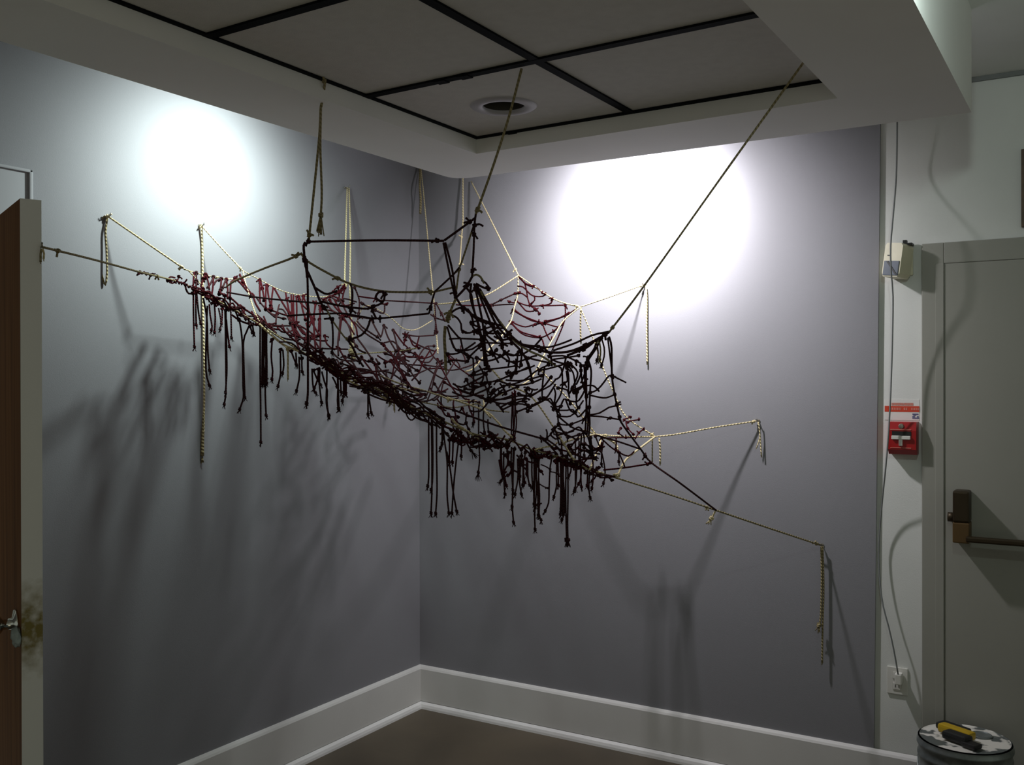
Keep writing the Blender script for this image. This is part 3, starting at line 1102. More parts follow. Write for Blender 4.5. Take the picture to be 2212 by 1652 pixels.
rope([(a4[0], a4[1], a4[2] - .01), (907, 400, 4.70), (909, 430, 4.70), (908, 462, 4.70)], 'B', 'khaki', 0.0058)
rope([b1, (1000, 440, b1[2] - .02), (1000, 480, b1[2] - .03), (997, 512, b1[2] - .05), (993, 578, 4.35)], 'B', 'cream', 0.0034, knots=(0.7, 0.98))
rope([b2, (1060, 475, 4.45), N3], 'B', 'cream', 0.0030, knots=(0.98,))
rope([N3, (1053, 636, 4.2), (1002, 651, 4.2), (945, 657, 4.25)], 'B', 'cream', 0.0029)
rope([N3, (1176, 633), (1209, 651), N4], 'B', 'cream', 0.0030, knots=(0.99,))
rope([N4, (1320, 640, 4.03), b3], 'B', 'cream', 0.0028, knots=(0.96,))
tail([(b3[0] + 4, 617, b3[2] - .01), (1397, 640), (1397, 715), (1398, 785)], 'B', 'cream', 0.0034, 'plain', False)
tail([(1255, 664, 4.02), (1254, 690), (1254, 720), (1255, 740)], 'B', 'khaki', 0.0036, 'plain', False)
rope([N3, (1118, 638, 4.22), (1112, 660, 4.2), (1105, 690, 4.15), (1095, 706, 4.1), (1080, 730, 4.0), (1060, 750, 3.9), (1025, 793, 3.75), (1005, 803, 3.7)],
     'B', 'cream', 0.0029)
rope([N4, (1217, 693, 4.0), (1197, 727, 3.95), (1180, 757, 3.9), (1156, 804, 3.8), (1136, 826, 3.7), (1069, 857, 3.5)], 'B', 'cream', 0.0029)
rope([N4, (1280, 727), (1304, 797), (1323, 841), (1352, 899), N5], 'B', 'cream', 0.0028, knots=(0.99,))
rope([N5, (1460, 938, 3.93), (1550, 922, 3.93), b4], 'B', 'cream', 0.0030, knots=(0.98,))
tail([(b4[0] + 1, 911, b4[2] - .01), (1641, 930), (1643, 960), (1645, 985)], 'B', 'cream', 0.0028, 'plain', False)
tail([(b4[0], 911, b4[2] - .01), (1640, 925), (1641, 945), (1634, 968)], 'B', 'cream', 0.0024, 'plain', False)
tail([(1409, 946, 3.93), (1409, 965), (1409, 997)], 'B', 'khaki', 0.0030, 'plain', False)
tail([(1424, 946, 3.93), (1426, 970), (1426, 1002)], 'B', 'cream', 0.0038, 'plain', False)
rope([N5, (1382, 968, 3.75), (1359, 986, 3.6), (1347, 1000, 3.45), (1333, 1030, 3.32)], 'F', 'cream', 0.0040, knots=(0.98,))
rope([N5, (1360, 943, 3.85), (1304, 940, 3.75), (1285, 937, 3.7), (1262, 928, 3.65)], 'M', 'cream', 0.0032, knots=(0.7,))
rope([(1285, 938, 3.7), (1310, 946, 3.7), (1330, 958, 3.7), (1334, 972, 3.68)], 'M', 'cream', 0.0046)
rope([(1298, 950, 3.7), (1290, 975, 3.6), (1280, 1000, 3.45), (1274, 1013, 3.3)], 'M', 'cream', 0.0036)
rope([(1062, 797, 3.45), (1093, 829, 3.42), (1147, 856, 3.38), (1198, 926, 3.3), (1220, 962, 3.26), (1240, 993, 3.22)], 'M', 'cream', 0.0030)
rope([(1165, 795, 3.75), (1180, 812, 3.74), (1229, 863, 3.72), (1272, 918, 3.7), (1287, 938, 3.7)], 'M', 'cream', 0.0030)
rope([(1215, 958, 3.28), (1228, 952, 3.3), (1250, 946, 3.4), (1284, 938, 3.65)], 'M', 'cream', 0.0034)
# cream ropes along the front belt
rope([(560, 700, 3.33), (585, 722), (613, 745), (640, 756), (690, 778), (720, 790)], 'F', 'cream', 0.0040)
rope([(740, 815, 3.23), (775, 833), (810, 850), (850, 868), (890, 878)], 'F', 'cream', 0.0034)
rope([(820, 811), (866, 829), (915, 843), (958, 857), (972, 863), (1015, 866), (1030, 866)], 'M', 'cream', 0.0030, knots=(0.75,))
rope([(800, 830), (830, 838), (870, 840), (905, 850)], 'M', 'cream', 0.0036, knots=(0.5,))
rope([(966, 858), (1045, 886), (1073, 909), (1090, 930), (1107, 945)], 'M', 'cream', 0.0034)
rope([(1045, 862), (1047, 885), (1060, 902)], 'M', 'cream', 0.0034)
rope([(820, 822), (870, 858), (930, 872), (980, 880), (1030, 872), (1055, 885), (1100, 890)], 'M', 'khaki', 0.0022)
rope([(1150, 973), (1175, 966), (1196, 962), (1204, 955)], 'F', 'cream', 0.0028)
rope([(1228, 982), (1250, 1000), (1268, 1012), (1302, 1022)], 'F', 'cream', 0.0040)
rope([(975, 903), (985, 915), (1000, 925), (1025, 942), (1035, 950)], 'F', 'cream', 0.0038)

# ropes hung from the ceiling grid and the bulkhead
rope([c1, (697, 215, 2.77), (693, 231, 2.77), (690, 292, 2.79), (680, 394, 2.82), (667, 520, 2.86)], 'K', 'khaki', 0.0036, 'ceiling_rope', knots=(0.16, 0.99))
rope([(699, 168, c1[2]), (697, 190, 2.76), (698, 205, 2.765), (694, 231, 2.77)], 'K', 'khaki', 0.0034, 'ceiling_rope')
sp = rope([(693, 231, 2.77), (692, 320, 2.77), (695, 415, 2.77), (693, 464, 2.77)], 'K', 'khaki', 0.0034, 'ceiling_rope')
bm = bmesh.new()
fray_bm(bm, sp[-1], Vector((0, 0, -1)), 0.0056, 12, 10, 0.20)
knot_bm(bm, sp[-1], Vector((0, 0, 1)), 0.0038, stubs=0)
PARTS['ceiling_rope'][-1]['knots'].append(('tassel', bm, M['khaki']))
rope([c2, (1100, 250, 2.68), (1070, 345, 2.71), (1040, 430, 2.74), (1028, 462, 2.75)], 'K', 'khaki', 0.0036, 'ceiling_rope', knots=(0.99,))
rope([(1028, 462, 2.75), (1025, 486, 2.755), (1023, 542, 2.78), (1020, 596, 2.80)], 'K', 'brown', 0.0032, 'ceiling_rope', knots=(0.4, 0.99))
rope([(1023, 488, 2.755), (1010, 528, 2.80), (997, 567, 2.85), (992, 582, 2.88), (984, 642, 2.86)], 'K', 'khaki', 0.0028, 'ceiling_rope', knots=(0.7,))
cord([(1025, 487, 2.755), (1035, 484, 2.75), (1043, 488, 2.74)], 'K', 'brown', 0.0032, 1)
rope([c3, (1560, 380, 2.72), (1393, 615, 2.88), (1316, 717, 2.95)], 'K', 'khaki', 0.0031, 'ceiling_rope', knots=(0.99,))
rope([(666, 522, 2.86), (812, 519, 2.82), (959, 520, 2.78)], 'K', 'brown', 0.0034, 'support_rope', knots=(0.01, 0.99))
rope([(960, 519, 2.78), (992, 496, 2.76), (1026, 471, 2.75)], 'K', 'brown', 0.0034, 'support_rope', knots=(0.98,))
rope([(958, 524, 2.78), (969, 580, 2.82), (983, 642, 2.86)], 'K', 'brown', 0.0032, 'support_rope')
rope([(962, 524, 2.78), (977, 583, 2.82), (985, 643, 2.86)], 'K', 'brown', 0.0032, 'support_rope', knots=(0.98,))
rope([(490, 618, 3.45), (513, 604, 3.35), (570, 580, 3.12), (624, 560, 2.89), (650, 548, 2.88)], 'K', 'khaki', 0.0034, 'support_rope', knots=(0.98,))
rope([(650, 546, 2.88), (663, 563, 2.88), (705, 588, 2.92), (757, 613, 2.98), (820, 628, 2.98), (885, 631, 2.93), (940, 630, 2.90)],
     'K', 'khaki', 0.0034, 'support_rope', knots=(0.35, 0.99))
rope([(940, 630, 2.90), (965, 624, 2.89), (985, 619, 2.88)], 'K', 'khaki', 0.0030, 'support_rope')
rope([(939, 630, 2.90), (962, 609, 2.89), (980, 592, 2.88), (992, 578, 2.87)], 'K', 'brown', 0.0030, 'support_rope')
rope([(939, 630, 2.90), (933, 652, 2.9), (927, 676, 2.92)], 'K', 'brown', 0.0030, 'support_rope', knots=(0.98,))
rope([(927, 677, 2.92), (870, 683, 2.94), (812, 688, 2.95), (800, 687, 2.95), (760, 680, 2.96), (740, 677, 2.96), (690, 678, 2.94), (620, 682, 2.92)],
     'K', 'brown', 0.0030, 'support_rope', knots=(0.35, 0.42))
rope([(490, 631, 3.45), (548, 641, 3.28), (620, 649, 3.1), (692, 655, 2.95)], 'K', 'brown', 0.0030, 'support_rope', knots=(0.3,))
rope([(692, 651, 2.94), (740, 661, 2.95), (780, 666, 2.95), (797, 666, 2.95), (806, 662, 2.95), (826, 654, 2.94), (831, 640, 2.93), (829, 630, 2.93)],
     'K', 'brown', 0.0034, 'support_rope', knots=(0.7, 0.98))
rope([(829, 630, 2.93), (818, 631, 2.93), (812, 640, 2.93), (813, 645, 2.93), (826, 653, 2.94)], 'K', 'brown', 0.0036, 'support_rope')
rope([(805, 664, 2.95), (806, 674, 2.95), (813, 688, 2.95)], 'K', 'brown', 0.0034, 'support_rope')
rope([(660, 523, 2.86), (656, 530, 2.86), (657, 548, 2.87), (660, 575, 2.88), (668, 594, 2.89), (682, 626, 2.91), (693, 654, 2.94), (706, 671, 2.94)],
     'K', 'brown', 0.0038, 'support_rope', knots=(0.35, 0.97))
rope([(658, 553, 2.87), (662, 580, 2.88), (664, 600, 2.88)], 'K', 'brown', 0.0044, 'support_rope')
tail([(663, 560, 2.88), (665, 640), (665, 760), (665, 849), (662, 874)], 'K', 'brown', 0.0034, 'knot', False)
rope([(682, 622, 2.91), (694, 630, 2.92), (707, 635, 2.93), (728, 628, 2.95)], 'K', 'brown', 0.0034, 'support_rope')
rope([(706, 669, 2.94), (718, 692, 2.94), (745, 729, 2.95), (752, 732, 2.95)], 'K', 'khaki', 0.0026, 'support_rope', knots=(0.98,))
tail([(717, 689, 2.94), (719, 717), (719, 742), (717, 764)], 'K', 'brown', 0.0030)
cord([(718, 690, 2.94), (710, 688, 2.94), (700, 689, 2.94)], 'K', 'brown', 0.0032, 1)
rope([(757, 613, 2.98), (761, 630), (760, 660), (757, 678)], 'K', 'brown', 0.0034, 'support_rope', knots=(0.97,))
rope([(800, 690), (793, 710), (780, 724), (762, 731), (750, 733)], 'K', 'brown', 0.0034, 'support_rope', knots=(0.98,))
rope([(750, 733), (762, 750), (772, 772), (785, 792)], 'K', 'brown', 0.0034, 'support_rope')
# black front-right ropes
rope([(985, 643), (1002, 666), (1038, 689), (1084, 704)], 'K', 'brown', 0.0034, 'support_rope', knots=(0.3,))
rope([(985, 645), (978, 660), (972, 676), (964, 694)], 'K', 'khaki', 0.0038, 'support_rope', knots=(0.75, 0.98))
rope([(974, 676), (985, 668), (1000, 664), (1012, 672), (1020, 686), (1024, 702), (1038, 706)], 'K', 'brown', 0.0032, 'support_rope', knots=(0.4,))
rope([(976, 680), (988, 687), (996, 700), (997, 712), (1006, 719), (1024, 716), (1036, 706)], 'K', 'brown', 0.0030, 'support_rope', knots=(0.6,))
rope([(985, 643), (1005, 622), (1014, 608), (1020, 597)], 'K', 'brown', 0.0036, 'support_rope', knots=(0.55,))
rope([(1020, 597), (1028, 593), (1038, 598), (1046, 612)], 'K', 'khaki', 0.0032, 'support_rope')
rope([(1007, 621), (1018, 636), (1023, 665), (1034, 705), (1042, 745), (1051, 792)], 'K', 'brown', 0.0034, 'support_rope')
rope([(1018, 612), (1016, 640), (1024, 672), (1034, 700), (1043, 745), (1047, 790)], 'K', 'brown', 0.0033, 'support_rope')
rope([(1024, 612), (1033, 650), (1043, 700), (1049, 760), (1056, 800)], 'K', 'brown', 0.0034, 'support_rope', knots=(0.05,))
rope([(1026, 614), (1045, 660), (1066, 712), (1085, 740)], 'K', 'brown', 0.0034, 'support_rope')
rope([(1030, 616), (1052, 660), (1075, 705), (1100, 732), (1130, 764), (1145, 800), (1150, 826)], 'K', 'brown', 0.0038, 'support_rope')
rope([(1036, 624), (1060, 666), (1086, 705), (1120, 739), (1156, 754), (1190, 761), (1224, 760), (1253, 751), (1287, 734), (1316, 717)],
     'K', 'brown', 0.0040, 'support_rope', knots=(0.35, 0.6, 0.86, 0.99))
rope([(1038, 628), (1062, 672), (1084, 700), (1110, 735), (1142, 757), (1175, 772), (1200, 790)], 'K', 'khaki', 0.0034, 'support_rope')
rope([(1100, 728), (1130, 744), (1160, 748), (1178, 754), (1190, 770), (1192, 790)], 'K', 'brown', 0.0034, 'support_rope')
rope([(1195, 757), (1240, 742), (1280, 724), (1316, 716)], 'K', 'brown', 0.0032, 'support_rope')
rope([(1225, 768), (1250, 758), (1268, 750), (1285, 736)], 'K', 'brown', 0.0042, 'support_rope', knots=(0.5,))
rope([(1040, 605), (1050, 612), (1058, 624)], 'K', 'brown', 0.0030, 'support_rope')
cord([(1028, 612), (1042, 620), (1055, 624)], 'K', 'brown', 0.0034, 1)
# right hand edge
rope([(1316, 728), (1321, 750), (1322, 812), (1328, 853), (1334, 880), (1340, 906), (1347, 920), (1384, 970), (1407, 999), (1470, 1044, 3.4), N6],
     'K', 'brown', 0.0034, 'support_rope', knots=(0.2, 0.35, 0.42, 0.66))
rope([(1313, 730), (1318, 770), (1323, 812)], 'K', 'brown', 0.0028, 'support_rope')
rope([(1300, 728), (1288, 752), (1272, 776), (1268, 790)], 'K', 'brown', 0.0030, 'support_rope')
rope([(1268, 772), (1266, 800), (1267, 850), (1266, 900), (1264, 935)], 'K', 'brown', 0.0032, 'support_rope', knots=(0.1, 0.5))
rope([(1270, 775), (1277, 800), (1275, 840), (1273, 885), (1274, 915), (1272, 940)], 'K', 'brown', 0.0032, 'support_rope', knots=(0.6,))
rope([(1262, 790), (1265, 850), (1270, 905), (1268, 938)], 'K', 'red', 0.0030, 'support_rope')
rope([(976, 884), (1073, 919), (1160, 944), (1173, 949), (1196, 968)], 'F', 'brown', 0.0034, 'support_rope', knots=(0.85,))
rope([(820, 822), (889, 854), (930, 889), (960, 905)], 'F', 'brown', 0.0034, 'support_rope', knots=(0.5,))
rope([(1173, 949), (1185, 960), (1196, 972), (1205, 982)], 'F', 'brown', 0.0030, 'support_rope')
rope([(1290, 940), (1340, 955), (1384, 970)], 'F', 'brown', 0.0032, 'support_rope')
rope([(1304, 1015), (1350, 1010), (1407, 1001)], 'F', 'red', 0.0032, 'support_rope', knots=(0.97,))
rope([(1300, 948), (1320, 966), (1337, 977), (1357, 985), (1370, 975)], 'F', 'red', 0.0028, 'support_rope', knots=(0.6,))
rope([(1337, 978), (1346, 998), (1350, 1010)], 'F', 'red', 0.0026, 'support_rope')

# ---- traced net cords ------------------------------------------------------
LEFT_BACK = [  # between the cream back rope and the front rope, left end
    ((419, 588), (417.6, 615), (417.6, 633)), ((424, 590), (424, 612), (423, 633)), ((443, 593), (438, 606), (434, 618)),
    ((445, 594), (450, 610), (452, 625)), ((461, 598), (455, 612), (447, 622)), ((461, 598), (460, 618), (457, 640)),
    ((478, 602), (468, 606), (461, 616)), ((478, 602), (477, 618), (474, 635)), ((488, 603), (484, 614), (477, 626)),
    ((489, 604), (492, 625), (491, 645)), ((512, 603), (500, 608), (498, 620), (497, 645)), ((508, 601), (520, 612), (535, 630), (547, 639)),
    ((517, 594), (525, 605), (532, 620), (545, 637)), ((518, 592), (524, 610)), ((547, 640), (552, 655), (562, 672)),
    ((400, 612), (402, 625), (408, 634), (417, 633)), ((434, 618), (450, 640), (465, 655)), ((480, 660), (495, 665), (519, 663)),
    ((472, 629), (485, 638), (500, 645), (519, 662)), ((519, 662), (530, 680), (542, 700)), ((519, 662), (540, 675), (560, 690)),
    ((501, 680), (518, 692), (539, 700), (562, 702)), ((520, 680), (545, 690), (570, 694)), ((485, 662), (505, 668), (516, 690)),
    ((561, 605), (561, 630), (562, 655)), ((563, 607), (568, 630), (571, 648)), ((575, 613), (574, 640), (574, 668)), ((577, 614), (580, 640), (585, 660)),
    ((590, 621), (587, 645), (586, 670)), ((592, 622), (608, 650), (628, 682)), ((617, 632), (621, 655), (625, 676)), ((629, 637), (630, 660), (632, 702)),
    ((634, 637), (634, 670), (637, 708)), ((640, 640), (641, 670), (640, 700)), ((645, 641), (650, 655), (663, 668)), ((655, 640), (663, 660), (678, 700)),
    ((655, 641), (652, 660), (660, 690)), ((664, 646), (672, 690), (690, 725)), ((681, 655), (678, 690), (679, 720), (682, 760)), ((690, 660), (692, 700), (692, 760)),
    ((694, 662), (690, 690), (688, 715)), ((683, 655), (676, 685), (668, 706))]
for c in LEFT_BACK:
    cord(c, 'M', 'red' if c[0][0] > 500 or RN.random() < .45 else 'brown', 0.0035, RN.choice((1, 1, 2)))
RED_FAN = [((745, 613), (730, 632), (712, 640), (700, 648)), ((730, 620), (733, 640), (727, 650)), ((745, 622), (740, 645), (745, 660), (765, 655)),
           ((720, 630), (735, 632), (745, 618)), ((713, 640), (730, 650), (745, 645), (770, 652)), ((700, 645), (720, 640), (740, 650)),
           ((704, 650), (715, 668), (735, 682)), ((712, 648), (728, 668), (742, 682)), ((722, 646), (735, 672), (745, 682)), ((735, 648), (745, 668), (752, 682)),
           ((695, 668), (720, 672), (738, 684)), ((738, 684), (755, 705), (765, 722)), ((741, 684), (752, 702), (758, 720), (756, 728)),
           ((738, 686), (735, 710), (732, 735)), ((752, 682), (768, 705), (772, 725)), ((766, 621), (771, 632), (776, 648), (776, 665), (773, 690)),
           ((775, 640), (795, 643), (812, 645)), ((776, 652), (790, 660), (803, 665)), ((830, 655), (831, 665), (828, 677), (810, 670)), ((820, 656), (835, 657)),
           ((771, 693), (782, 706), (795, 715), (815, 728)), ((765, 695), (790, 720), (825, 742)), ((802, 690), (812, 710), (822, 727)),
           ((829, 703), (825, 722), (822, 728)), ((830, 705), (838, 728), (855, 758)), ((849, 713), (855, 735), (860, 758)), ((851, 714), (868, 738), (885, 755)),
           ((830, 740), (850, 738), (868, 758)), ((826, 742), (845, 765), (860, 790)), ((875, 722), (900, 726), (938, 724)), ((877, 724), (872, 745)),
           ((884, 725), (892, 745), (905, 752)), ((905, 728), (900, 748)), ((878, 724), (895, 740), (920, 752), (938, 758)), ((870, 757), (890, 762), (905, 770)),
           ((735, 686), (733, 710), (730, 740), (731, 768)), ((770, 728), (785, 748), (800, 770), (803, 775)), ((762, 735), (775, 755), (790, 762)),
           ((829, 762), (858, 770), (880, 755)), ((860, 760), (872, 785), (885, 800)), ((832, 783), (855, 775), (880, 770), (915, 774)),
           ((818, 785), (812, 775)), ((856, 775), (862, 795), (873, 820)), ((942, 655), (950, 670), (960, 690)), ((939, 655), (941, 690), (940, 720)),
           ((936, 678), (941, 695), (944, 718)), ((930, 679), (945, 688), (962, 692)), ((815, 648), (870, 651), (940, 655)), ((985, 658), (1010, 660), (1060, 659)),
           ((745, 680), (770, 684), (800, 688)), ((1060, 659), (1082, 648), (1108, 636)), ((1060, 660), (1085, 658), (1110, 657))]
for c in RED_FAN:
    cord(c, 'M', 'red' if RN.random() < .60 else 'brown', 0.0034, RN.choice((1, 1, 2)))
RIGHT_RED = [((1120, 596), (1135, 612), (1152, 618)), ((1122, 600), (1138, 615), (1160, 622), (1172, 632)), ((1132, 608), (1137, 625), (1140, 645), (1145, 660)),
             ((1118, 618), (1130, 620), (1145, 635), (1156, 640), (1172, 640), (1178, 635)), ((1113, 634), (1128, 634), (1140, 643)),
             ((1112, 650), (1140, 660), (1172, 660), (1190, 655), (1193, 645)), ((1115, 648), (1130, 665), (1138, 672), (1152, 672), (1163, 665)),
             ((1146, 658), (1155, 648), (1154, 640)), ((1108, 636), (1122, 632)), ((1108, 670), (1125, 680), (1150, 693), (1178, 698)),
             ((1110, 668), (1130, 682), (1160, 694), (1176, 697), (1200, 690), (1225, 680), (1245, 667)), ((1176, 698), (1205, 706), (1215, 700)),
             ((1178, 694), (1210, 686), (1230, 674)), ((1102, 692), (1115, 700), (1135, 706), (1150, 702), (1170, 698)), ((1102, 694), (1125, 716), (1165, 728)),
             ((1104, 698), (1130, 722), (1165, 729), (1185, 722), (1200, 712), (1207, 705)), ((1172, 700), (1180, 720), (1190, 737), (1192, 726)),
             ((1221, 659), (1220, 690), (1205, 730), (1192, 758)), ((1217, 659), (1190, 660), (1172, 660)), ((1165, 728), (1172, 735), (1176, 752)),
             ((1217, 692), (1208, 705), (1196, 716)), ((1100, 652), (1112, 654)), ((1145, 660), (1160, 670), (1165, 678))]
for c in RIGHT_RED:
    cord(c, 'B', 'red', 0.0033, RN.choice((1, 1, 2)))
for x, y in ((1195, 651), (1192, 644)):
    pass
BLACK = [  # front right web
    ((1024, 716), (1040, 712), (1068, 703)), ((1010, 667), (1030, 690), (1060, 700)), ((997, 757), (1020, 754), (1042, 738)),
    ((990, 757), (1005, 765), (1014, 768), (1010, 780), (985, 778), (970, 780)), ((966, 706), (975, 735), (985, 757), (994, 758)), ((970, 720), (980, 750), (990, 757)),
    ((968, 702), (990, 728), (995, 732), (1000, 755), (1008, 766)), ((1012, 772), (1030, 755), (1043, 742)), ((970, 732), (995, 731), (1040, 733)),
    ((1045, 740), (1070, 741), (1105, 742)), ((1085, 745), (1086, 755), (1097, 765), (1110, 768), (1118, 762)), ((1060, 760), (1080, 768), (1095, 778), (1115, 785)),
    ((1093, 780), (1110, 782), (1115, 790)), ((1118, 765), (1117, 785), (1115, 805)), ((1045, 798), (1080, 795), (1115, 790)), ((1115, 792), (1110, 808), (1104, 815)),
    ((1020, 828), (1060, 825), (1100, 812), (1140, 793)), ((1012, 812), (1035, 800), (1055, 793)), ((1018, 812), (1045, 806), (1058, 800)),
    ((1045, 825), (1075, 822), (1110, 805)), ((1035, 790), (1045, 808), (1040, 828)), ((1050, 808), (1053, 825)), ((1130, 765), (1142, 785), (1147, 805), (1150, 825)),
    ((1115, 782), (1130, 778), (1150, 770), (1160, 768)), ((1095, 833), (1130, 822), (1160, 800), (1185, 788)), ((1075, 822), (1110, 832), (1145, 828), (1170, 818)),
    ((1144, 858), (1170, 840), (1190, 815)), ((1120, 850), (1140, 855), (1165, 845), (1188, 833), (1200, 820)), ((1055, 868), (1080, 850), (1095, 845), (1118, 835)),
    ((1058, 858), (1075, 840), (1100, 830)), ((1062, 862), (1090, 862), (1120, 855), (1145, 856)), ((1080, 880), (1110, 865), (1135, 860)),
    ((1085, 885), (1115, 872), (1140, 875)), ((1070, 870), (1090, 872), (1110, 870)), ((1075, 873), (1088, 890), (1083, 880)), ((1135, 873), (1143, 880), (1140, 888)),
    ((1115, 870), (1130, 866), (1140, 876)), ((1115, 890), (1140, 880), (1165, 868), (1190, 860)), ((1145, 880), (1165, 870), (1180, 860), (1200, 830)),
    ((1165, 862), (1182, 857)), ((1140, 838), (1155, 842), (1162, 840)), ((1136, 842), (1140, 850), (1147, 850), (1150, 842)), ((1040, 858), (1060, 865), (1080, 872)),
    ((990, 840), (1010, 848), (1035, 857), (1060, 868)), ((1008, 820), (1015, 835), (1025, 833), (1033, 835)), ((1015, 850), (1025, 838)),
    ((1045, 828), (1052, 842), (1055, 860)), ((1058, 828), (1055, 845)), ((1068, 838), (1062, 850)), ((1080, 828), (1090, 842), (1092, 850)),
    ((1090, 760), (1100, 775), (1098, 790)), ((1120, 760), (1140, 772), (1170, 780), (1200, 786)), ((1190, 775), (1205, 782), (1230, 788)),
    ((1186, 770), (1215, 768), (1235, 775), (1255, 785)), ((1195, 776), (1225, 772), (1250, 768)), ((1200, 790), (1212, 795), (1215, 820), (1212, 850), (1198, 875)),
    ((1222, 788), (1228, 810), (1228, 850)), ((1226, 788), (1238, 805), (1242, 830), (1245, 860)), ((1232, 785), (1248, 805), (1240, 830), (1230, 850)),
    ((1255, 790), (1254, 810), (1245, 830)), ((1236, 842), (1250, 840), (1266, 830)), ((1240, 848), (1255, 838), (1262, 825), (1270, 818)), ((1205, 838), (1225, 842), (1230, 858)),
    ((1242, 842), (1255, 835), (1275, 832), (1285, 835), (1294, 845)), ((1275, 848), (1290, 842), (1305, 825), (1315, 812), (1323, 812), (1340, 820), (1352, 826)),
    ((1277, 854), (1295, 858), (1310, 859), (1328, 852)), ((1273, 896), (1295, 892), (1315, 880), (1333, 876)), ((1273, 898), (1300, 900), (1338, 906)),
    ((1200, 878), (1212, 878)), ((1205, 888), (1212, 875), (1218, 862), (1225, 864), (1245, 868), (1255, 858), (1262, 845)), ((1228, 862), (1232, 872)),
    ((1206, 898), (1225, 900), (1240, 893), (1260, 865)), ((1203, 886), (1225, 886), (1238, 885), (1248, 900), (1256, 895), (1265, 885)),
    ((1190, 862), (1200, 880), (1205, 900), (1206, 918)), ((1166, 862), (1185, 865), (1198, 880)), ((1207, 900), (1225, 915), (1240, 925), (1262, 932)),
    ((1205, 915), (1225, 918), (1245, 912), (1262, 905)), ((1205, 925), (1215, 930), (1222, 938)), ((1207, 915), (1218, 935), (1228, 942)),
    ((1222, 936), (1240, 928), (1250, 922), (1258, 930), (1262, 945)), ((1203, 940), (1225, 935), (1240, 930)), ((1226, 945), (1240, 942), (1262, 935)),
    ((1198, 924), (1204, 945), (1208, 960)), ((1175, 950), (1190, 938), (1200, 922)), ((1181, 948), (1182, 935), (1180, 928)), ((1190, 940), (1200, 948), (1210, 946)),
    ((1183, 950), (1200, 962), (1210, 972)), ((1227, 960), (1238, 958), (1248, 948)), ((1228, 972), (1245, 970), (1255, 958), (1270, 962), (1278, 978)),
    ((1228, 978), (1245, 982), (1262, 972), (1280, 985)), ((1256, 940), (1254, 970), (1254, 1000)), ((1262, 930), (1272, 950), (1278, 985)), ((1276, 945), (1281, 985)),
    ((1289, 735), (1284, 752), (1270, 772))]
for c in BLACK:
    cord(c, 'K', 'brown', 0.0030, RN.choice((1, 1, 1, 2)))
for c in (((1346, 910), (1350, 905), (1362, 901)), ((1355, 914), (1360, 910), (1380, 906)), ((1352, 912), (1356, 925), (1368, 938)), ((1372, 948), (1380, 935), (1390, 927)),
          ((1341, 925), (1336, 935), (1346, 942)), ((1300, 946), (1340, 945), (1375, 945))):
    cord(c, 'M', 'red', 0.0028, 2)

# ---- denser fill where single cords can no longer be followed ---------------
RW = random.Random(21)


def along_front(x0, x1, off0, off1, n, lens, colors, name='net_cord'):
    for i in range(n):
        x = RW.uniform(x0, x1)
        l = RW.uniform(*lens)
        o0, o1, om = (RW.uniform(off0, off1) for _ in range(3))
        pts = []
        for t, o in ((0, o0), (0.3, om), (0.65, o0 * 0.3 + RW.uniform(off0, off1) * 0.7), (1, o1)):
            xx = x + l * t
            pts.append((xx, interp(FRONT_Y, xx) + o))
        cord(pts, RW.choice(('M', 'N')), RW.choice(colors), 0.0031, RW.choice((0, 1, 1)), name)


def web(x0, x1, ytop, ybot, n, lens, lay, colors, angs):
    for i in range(n):
        x = RW.uniform(x0, x1)
        yt, yb = ytop(x), ybot(x)
        y = RW.uniform(yt, yb)
        l = RW.uniform(*lens)
        a = R(RW.choice(angs) + RW.uniform(-18, 18))
        dx, dy = math.cos(a) * l / 2, math.sin(a) * l / 2
        sag = RW.uniform(-3, 15)
        p0, p1 = (x - dx, y - dy), (x + dx, y + dy)
        p1 = (p1[0], min(p1[1], yb + 12)); p0 = (p0[0], max(p0[1], yt - 8))
        cord([p0, (x - dx * 0.4 + RW.uniform(-4, 4), y - dy * 0.4 + sag), (x + dx * 0.45 + RW.uniform(-4, 4), y + dy * 0.45 + sag * RW.uniform(0.3, 1.1)), p1], lay, RW.choice(colors), 0.0031, RW.choice((0, 1, 1)))


fy = lambda o: (lambda x: interp(FRONT_Y, x) + o)
by = lambda o: (lambda x: interp(BACK_Y, x) + o)
along_front(410, 560, -16, 6, 14, (25, 55), ['red', 'brown', 'red'])
along_front(600, 900, -28, 12, 42, (45, 110), ['brown', 'brown', 'red'])
along_front(690, 840, -32, 18, 14, (25, 60), ['brown', 'brown'])
along_front(930, 1080, -14, 22, 22, (22, 60), ['brown', 'red'])
along_front(1090, 1300, -9, 16, 20, (22, 55), ['red', 'red', 'brown'])
web(570, 680, fy(-60), fy(-12), 26, (30, 70), 'M', ['red', 'red', 'brown'], (80, 45, 20))
web(690, 900, fy(-62), fy(-14), 30, (35, 90), 'M', ['brown', 'red'], (10, 25, 60))
web(840, 1010, lambda x: 755, lambda x: 858, 40, (35, 95), 'M', ['brown', 'brown', 'red'], (0, 20, 60, 110))
web(990, 1200, lambda x: 735, lambda x: 872, 16, (40, 90), 'K', ['brown'], (-25, -15, -20, 80))
web(1190, 1280, lambda x: 775, lambda x: 880, 7, (26, 60), 'K', ['brown'], (-50, 70, 90))
web(1210, 1300, lambda x: 940, lambda x: 1005, 16, (24, 60), 'K', ['brown', 'red'], (20, 80, -20))
web(945, 1030, lambda x: 870, lambda x: 925, 14, (22, 50), 'M', ['brown', 'red'], (70, 30))
web(1020, 1110, lambda x: 700, lambda x: 760, 9, (22, 60), 'K', ['brown'], (20, 60, 0))
web(1085, 1180, lambda x: 985, lambda x: 1015, 14, (20, 40), 'F', ['red', 'brown'], (70, 100, 30))

